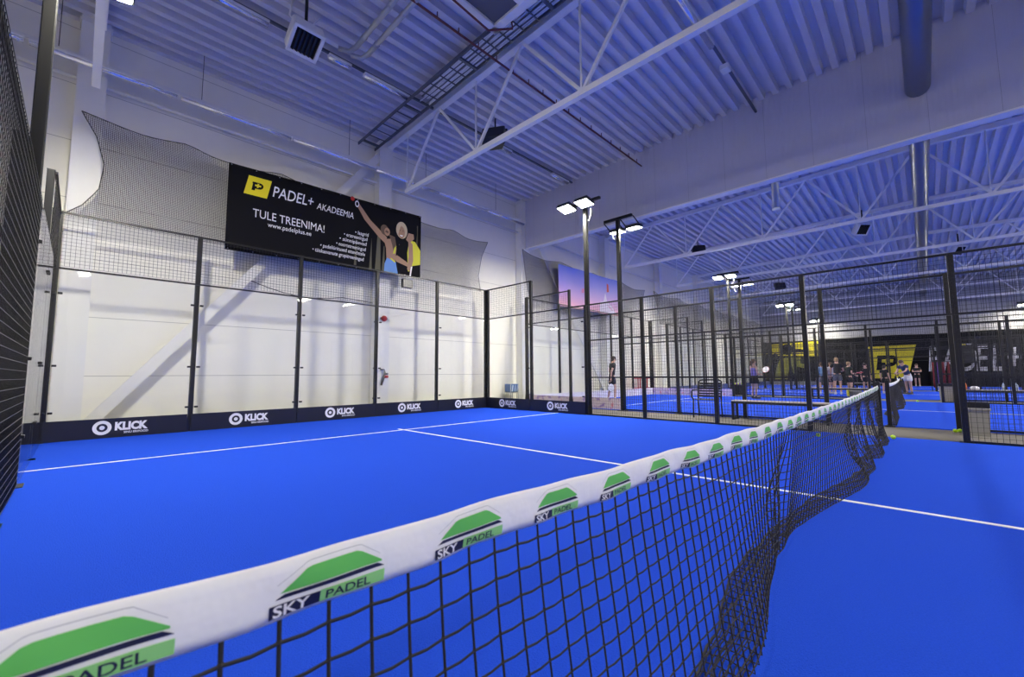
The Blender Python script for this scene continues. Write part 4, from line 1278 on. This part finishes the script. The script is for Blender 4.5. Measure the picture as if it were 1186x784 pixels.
HAIR = dict(dark=mat('dark_hair', (.03, .02, .015), .6), brown=mat('brown_hair', (.10, .06, .035), .6), fair=mat('fair_hair', (.30, .20, .11), .6))
SKIN = mat('skin', (.55, .33, .24), .5)
CL = dict(black=mat('black_cloth', (.012, .012, .014), .8), white=mat('white_cloth', (.72, .71, .72), .8), navy=mat('navy_cloth', (.015, .03, .10), .8),
          grey=mat('dark_grey_cloth', (.10, .11, .14), .8), lilac=mat('lilac_cloth', (.20, .17, .50), .8), blue=mat('light_blue_cloth', (.16, .30, .55), .8),
          greenblack=mat('green_black_cloth', (.02, .03, .02), .8), shoe=mat('shoe_white', (.6, .6, .6), .6), shoed=mat('shoe_dark', (.06, .06, .07), .6))
def person(loc, rz, H, label, shirt, shorts, hair, pose=None, sleeve=.55, skirt=False, long_hair=False, shoe='shoe', lean=0.0, female=False):
    t = thing('person', label, 'person', loc, rz)
    s = H/1.76
    J = dict(pel=(0, 0, .95), wai=(0, .0, 1.10), che=(0, .0, 1.30), nb=(0, -.01, 1.45), nk=(0, .005, 1.52), hd=(0, .02, 1.62), ht=(0, .015, 1.70),
             lh=(-.095, 0, .90), lk=(-.105, .015, .50), la=(-.11, -.03, .09), lt=(-.12, .13, .045),
             rh=(.095, 0, .90), rk=(.105, .015, .50), ra=(.11, -.03, .09), rtoe=(.12, .13, .045),
             ls=(-.185, -.01, 1.41), le=(-.235, -.02, 1.12), lw=(-.24, .06, .87), lp=(-.24, .09, .79),
             rs=(.185, -.01, 1.41), re=(.235, -.02, 1.12), rw=(.24, .06, .87), rp=(.24, .09, .79))
    if female:
        J['ls'] = (-.165, -.01, 1.40); J['rs'] = (.165, -.01, 1.40)
    if pose: J.update(pose)
    if lean:
        R = Matrix.Rotation(-lean, 3, 'X'); c = Vector((0, 0, .95))
        for k in ('wai', 'che', 'nb', 'nk', 'hd', 'ht', 'ls', 'le', 'lw', 'lp', 'rs', 're', 'rw', 'rp'):
            if pose and k in pose and k in ('lw', 'rw', 'lp', 'rp', 'le', 're'): continue
            J[k] = tuple(c + R @ (Vector(J[k])-c))
    J = {k: Vector(v)*s for k, v in J.items()}
    rad = dict(pel=(.15, .11), wai=(.125, .095), che=(.15, .105), nb=(.09, .07), nk=(.055, .055), hd=(.078, .098), ht=(.06, .075), lh=.085, lk=.057, la=.038, lt=.032,
               ls=.055, le=.041, lw=.027, lp=(.036, .018))
    for a, b in (('rh', 'lh'), ('rk', 'lk'), ('ra', 'la'), ('rtoe', 'lt'), ('rs', 'ls'), ('re', 'le'), ('rw', 'lw'), ('rp', 'lp')): rad[a] = rad[b]
    if female:
        rad['che'] = (.13, .10); rad['wai'] = (.105, .08)
    def R_(k, f=1.0, add=0.0):
        r = rad[k]
        return tuple((q*f+add)*s for q in r) if isinstance(r, tuple) else (r*f+add)*s
    order = ['pel', 'wai', 'che', 'nb', 'nk', 'hd', 'ht', 'lh', 'lk', 'la', 'lt', 'rh', 'rk', 'ra', 'rtoe', 'ls', 'le', 'lw', 'lp', 'rs', 're', 'rw', 'rp']
    ed = [('pel', 'wai'), ('wai', 'che'), ('che', 'nb'), ('nb', 'nk'), ('nk', 'hd'), ('hd', 'ht'), ('pel', 'lh'), ('lh', 'lk'), ('lk', 'la'), ('la', 'lt'), ('pel', 'rh'), ('rh', 'rk'), ('rk', 'ra'), ('ra', 'rtoe'),
          ('nb', 'ls'), ('ls', 'le'), ('le', 'lw'), ('lw', 'lp'), ('nb', 'rs'), ('rs', 're'), ('re', 'rw'), ('rw', 'rp')]
    pts = [(tuple(J[k]), R_(k)) for k in order]
    edges = [(order.index(a), order.index(b)) for a, b in ed]
    def extra(mb):
        h = J['hd']; axis = (J['ht']-J['nk']).normalized(); f = (Vector((0, 1, 0)) - axis*axis.y).normalized(); sd = f.cross(axis)
        mb.ball(h + f*.098*s - axis*.012*s, (.014*s, .022*s, .02*s), SKIN, 8, 6)      # nose
        for q in (-1, 1): mb.ball(h + sd*(q*.078*s) - axis*.01*s, (.012*s, .022*s, .032*s), SKIN, 8, 6)   # ears
        for q in (-1, 1):
            mb.ball(h + f*.088*s + sd*(q*.03*s) + axis*.018*s, .010*s, CL['black'], 8, 6)
        mb.ball(h + f*.088*s - axis*.05*s, (.024*s, .008*s, .007*s), M['maroon'], 8, 6)
        # fingers: five chains from each palm
        for wk, pk, q in (('lw', 'lp', -1), ('rw', 'rp', 1)):
            d = (J[pk]-J[wk]).normalized(); across = d.cross(Vector((1, 0, 0))).normalized() if abs(d.x) < .8 else d.cross(Vector((0, 0, 1))).normalized()
            curl = d.cross(across)
            for n_, (o_, L_) in enumerate(((-.027, .068), (-.009, .078), (.009, .074), (.026, .058))):
                b_ = J[pk] + across*(o_*s) + d*.012*s
                mb.tube([b_, b_+d*(L_*.45*s)+curl*.006*s, b_+d*(L_*.75*s)+curl*.022*s, b_+d*(L_*.9*s)+curl*.042*s], [.0095*s, .009*s, .008*s, .006*s], SKIN, 6)
            b_ = J[wk] + d*.035*s + across*(-.028*s)
            mb.tube([b_, b_+d*.03*s-across*.022*s+curl*.01*s, b_+d*.058*s-across*.022*s+curl*.022*s], [.012*s, .010*s, .007*s], SKIN, 6)
    skin_mesh(pts, edges, 0, SKIN, 'body', t, 1, extra)
    # shirt
    def mid(a, b, f): return J[a].lerp(J[b], f)
    base = J['pel'] - Vector((0, 0, .05*s))
    P = [(tuple(base), (.178*s, .138*s) if not female else (.15*s, .12*s)), (tuple(J['wai']), R_('wai', 1.0, .022)), (tuple(J['che']), R_('che', 1.0, .018)), (tuple(J['nb']), R_('nb', 1.0, .015)),
         (tuple(J['ls']), R_('ls', 1.0, .018)), (tuple(mid('ls', 'le', sleeve)), R_('le', 1.0, .026)), (tuple(J['rs']), R_('rs', 1.0, .018)), (tuple(mid('rs', 're', sleeve)), R_('re', 1.0, .026))]
    if sleeve > 0:
        skin_mesh(P, [(0, 1), (1, 2), (2, 3), (3, 4), (4, 5), (3, 6), (6, 7)], 0, CL[shirt], 'shirt', t)
    else:
        skin_mesh(P[:3] + [(tuple(J['che'].lerp(J['nb'], .55)), R_('nb', 1.0, .03))], [(0, 1), (1, 2), (2, 3)], 0, CL[shirt], 'shirt', t)
    # shorts or skirt
    if skirt:
        mb = MB(); c0 = J['pel'].lerp(J['wai'], .4); c1 = (J['lh']+J['rh'])/2 - Vector((0, 0, .24*s))
        mb.tube([c0, c0.lerp(c1, .3), c1], [.135*s, .165*s, .21*s], CL[shorts], 18); mb.build('skirt', t)
    else:
        P = [(tuple(J['pel'].lerp(J['wai'], .7)), (.145*s, .110*s)), (tuple(J['pel']), R_('pel', 1.0, .016)), (tuple(J['lh']), R_('lh', 1.0, .022)), (tuple(mid('lh', 'lk', .72)), R_('lk', 1.0, .042)), (tuple(J['rh']), R_('rh', 1.0, .022)), (tuple(mid('rh', 'rk', .72)), R_('rk', 1.0, .042))]
        skin_mesh(P, [(0, 1), (1, 2), (2, 3), (1, 4), (4, 5)], 1, CL[shorts], 'shorts', t)
    for a, b in (('la', 'lt'), ('ra', 'rtoe')):
        mb = MB(); d = (J[b]-J[a]); d.z = 0; d.normalize(); ang = math.atan2(d.y, d.x)-PI/2; rot = Matrix.Rotation(ang, 3, 'Z')
        z0 = min(J[a].z-.09*s, J[b].z-.045*s)
        c = Vector(((J[a].x+J[b].x)/2, (J[a].y+J[b].y)/2, z0+.045*s))
        mb.ball(c, (.05*s, .145*s, .05*s), CL[shoe], 12, 8, rot=rot); mb.box(c-Vector((0, 0, .035*s)), (.085*s, .26*s, .02*s), CL[shoe], rot=rot, bevel=.008)
        mb.tube([c + rot @ Vector((0, -.07*s, .02*s)), J[a] + Vector((0, 0, .04*s))], [.046*s, .042*s], CL[shoe], 10)
        mb.build('shoe', t)
    # hair
    h = J['hd']; axis = (J['ht']-J['nk']).normalized(); f = (Vector((0, 1, 0)) - axis*axis.y).normalized()
    mb = MB(); mb.ball(h + axis*.038*s - f*.020*s, (.088*s, .104*s, .092*s), HAIR[hair], 16, 10); mb.ball(h - f*.055*s - axis*.01*s, (.078*s, .062*s, .085*s), HAIR[hair], 14, 9)
    if long_hair: mb.tube([h - f*.09*s + axis*.03*s, h - f*.15*s, h - f*.14*s - axis*.1*s, h - f*.11*s - axis*.2*s], [.03*s, .038*s, .034*s, .012*s], HAIR[hair], 8)
    mb.build('hair', t)
    return t, J
def racket(parent_loc, rot, face, label, edge=None):
    t = thing('padel_racket', label, 'racket', parent_loc)
    t.rotation_euler = rot
    mb = MB(); mb.tube([(0, 0, -.04), (0, 0, .12)], [.017, .016], CL['black'], 8); mb.build('handle', t)
    mb = MB(); n = 28; vs_ = []; fs = []
    for sgn in (-1, 1):
        for i in range(n):
            a = 2*PI*i/n
            vs_.append((.125*math.cos(a), sgn*.018, .275+.145*math.sin(a)*(1.0 if math.sin(a) > 0 else 1.08)))
    fs = [tuple(range(n))[::-1], tuple(range(n, 2*n))] + [(i, (i+1) % n, n+(i+1) % n, n+i) for i in range(n)]
    mb.add(vs_, fs, face); mb.build('face', t)
    mb = MB(); pts = [(.126*math.cos(2*PI*i/32), 0, .275+.150*math.sin(2*PI*i/32)) for i in range(33)]
    mb.tube(pts, .012, edge or CL['black'], 6); mb.build('rim', t)
    mb = MB(); mb.bar((0, 0, .10), (-.06, 0, .17), .03, .02, edge or CL['black']); mb.bar((0, 0, .10), (.06, 0, .17), .03, .02, edge or CL['black']); mb.build('throat', t)
    mb = MB()
    for i in range(-2, 3):
        for j in range(-2, 3):
            if i*i+j*j < 7:
                for sg in (-1, 1): mb.add([(i*.036+.007*math.cos(2*PI*q/8), sg*.0186, .28+j*.036+.007*math.sin(2*PI*q/8)) for q in range(8)], [tuple(range(8)) if sg > 0 else tuple(range(8))[::-1]], CL['black'])
    mb.build('holes', t)
    return t
def world_pt(loc, rz, p):
    return Vector(loc) + Matrix.Rotation(rz, 3, 'Z') @ Vector(p)

# player in black, second court, racket held low
loc, rz = (10.75, 8.66, .016), math.radians(-128)
t, J = person(loc, rz, 1.85, 'man in black T-shirt and shorts holding a white racket low, in the second court', 'black', 'black', 'dark',
              pose=dict(rw=(.25, -.12, .86), rp=(.25, -.15, .79), re=(.23, -.10, 1.12), lw=(-.2, .16, .88), lp=(-.2, .2, .81), rk=(.11, .08, .50), ra=(.12, .06, .09), rtoe=(.13, .22, .045), lk=(-.12, -.03, .5), la=(-.13, -.12, .09), lt=(-.14, .04, .045)), lean=.12)
w = world_pt(loc, rz, J['rp'])
racket(w + Vector((0, 0, -.02)), (math.radians(172), .1, math.radians(135)), M['white'], 'white padel racket hanging from the hand of the man in black')
# woman with lilac top
loc, rz = (15.8, 4.72, .016), math.radians(-128)
t, J = person(loc, rz, 1.72, 'woman in lilac top and black skirt seen side-on, holding a racket', 'lilac', 'black', 'brown', pose=dict(rw=(.17, .24, 1.04), rp=(.15, .31, 1.06), re=(.22, .02, 1.10), lw=(-.10, .32, 1.05), lp=(-.06, .40, 1.06), le=(-.20, .06, 1.10)), sleeve=0, skirt=True, long_hair=True, shoe='shoed', female=True)
w = world_pt(loc, rz, J['rp'])
racket(w, (math.radians(-38), .3, rz+.5), M['white'], 'white and red padel racket held forward by the woman in lilac', M['red'])
# group in the third court
person((22.3, 3.25, .016), math.radians(-60), 1.66, 'person in light blue top, half hidden behind fence posts, leftmost of the group', 'blue', 'grey', 'brown', shoe='shoe')
person((22.9, 2.95, .016), math.radians(150), 1.66, 'person in white shirt and black shorts standing behind the tall man', 'white', 'black', 'brown', shoe='shoe')
person((22.35, 2.62, .016), math.radians(-80), 1.88, 'tall man in black T-shirt and grey shorts in the middle of the group', 'black', 'grey', 'fair', pose=dict(rw=(.20, .30, 1.08), rp=(.17, .37, 1.10), re=(.25, .06, 1.12)), shoe='shoe')
loc, rz = (22.5, 2.16, .016), math.radians(-140)
t, J = person(loc, rz, 1.66, 'player in black top holding a red racket, right of the tall man', 'greenblack', 'black', 'fair', pose=dict(lw=(-.16, .30, 1.10), lp=(-.14, .38, 1.10), le=(-.22, .05, 1.12), rw=(.18, .24, .98), rp=(.16, .31, .98)), shoe='shoe')
w = world_pt(loc, rz, J['lp'])
racket(w, (math.radians(-80), 0, math.radians(-130)), M['red'], 'red padel racket held out by the player right of the tall man', M['red'])
person((25.3, 1.75, .016), math.radians(120), 1.62, 'person in black, almost hidden against the curtain right of the group', 'black', 'black', 'dark', shoe='shoed')
# man leaning over the far net and boy
loc, rz = (24.3, .04, .016), math.radians(48)
t, J = person(loc, rz, 1.80, 'man in navy shirt and white shorts leaning forward at the distant net', 'navy', 'white', 'brown', pose=dict(le=(-.24, .32, 1.14), lw=(-.12, .52, 1.02), lp=(-.08, .59, 1.0), re=(.24, .30, 1.12), rw=(.12, .52, 1.02), rp=(.08, .59, 1.0)), lean=.45, shoe='shoed')
w = world_pt(loc, rz, J['rp'])
racket(w, (math.radians(150), .2, rz), M['yellow'], 'yellow padel racket held by the man leaning at the distant net')
person((25.0, .95, .016), math.radians(-120), 1.48, 'boy in black shirt facing the man in white shorts at the net', 'black', 'black', 'dark', shoe='shoe')
person((40.7, -.12, .016), math.radians(90), 1.76, 'person in black with folded arms standing at the far curtain', 'black', 'black', 'brown',
       pose=dict(le=(-.25, .06, 1.13), lw=(.03, .22, 1.14), lp=(.12, .23, 1.15), re=(.25, .06, 1.13), rw=(-.03, .25, 1.18), rp=(-.12, .25, 1.20)), shoe='shoe')

# ------------------------------------------------------------------ world
wd = bpy.data.worlds.new('world'); scn.world = wd; wd.use_nodes = True
wd.node_tree.nodes['Background'].inputs[0].default_value = (.5, .55, .7, 1)
wd.node_tree.nodes['Background'].inputs[1].default_value = 0.0
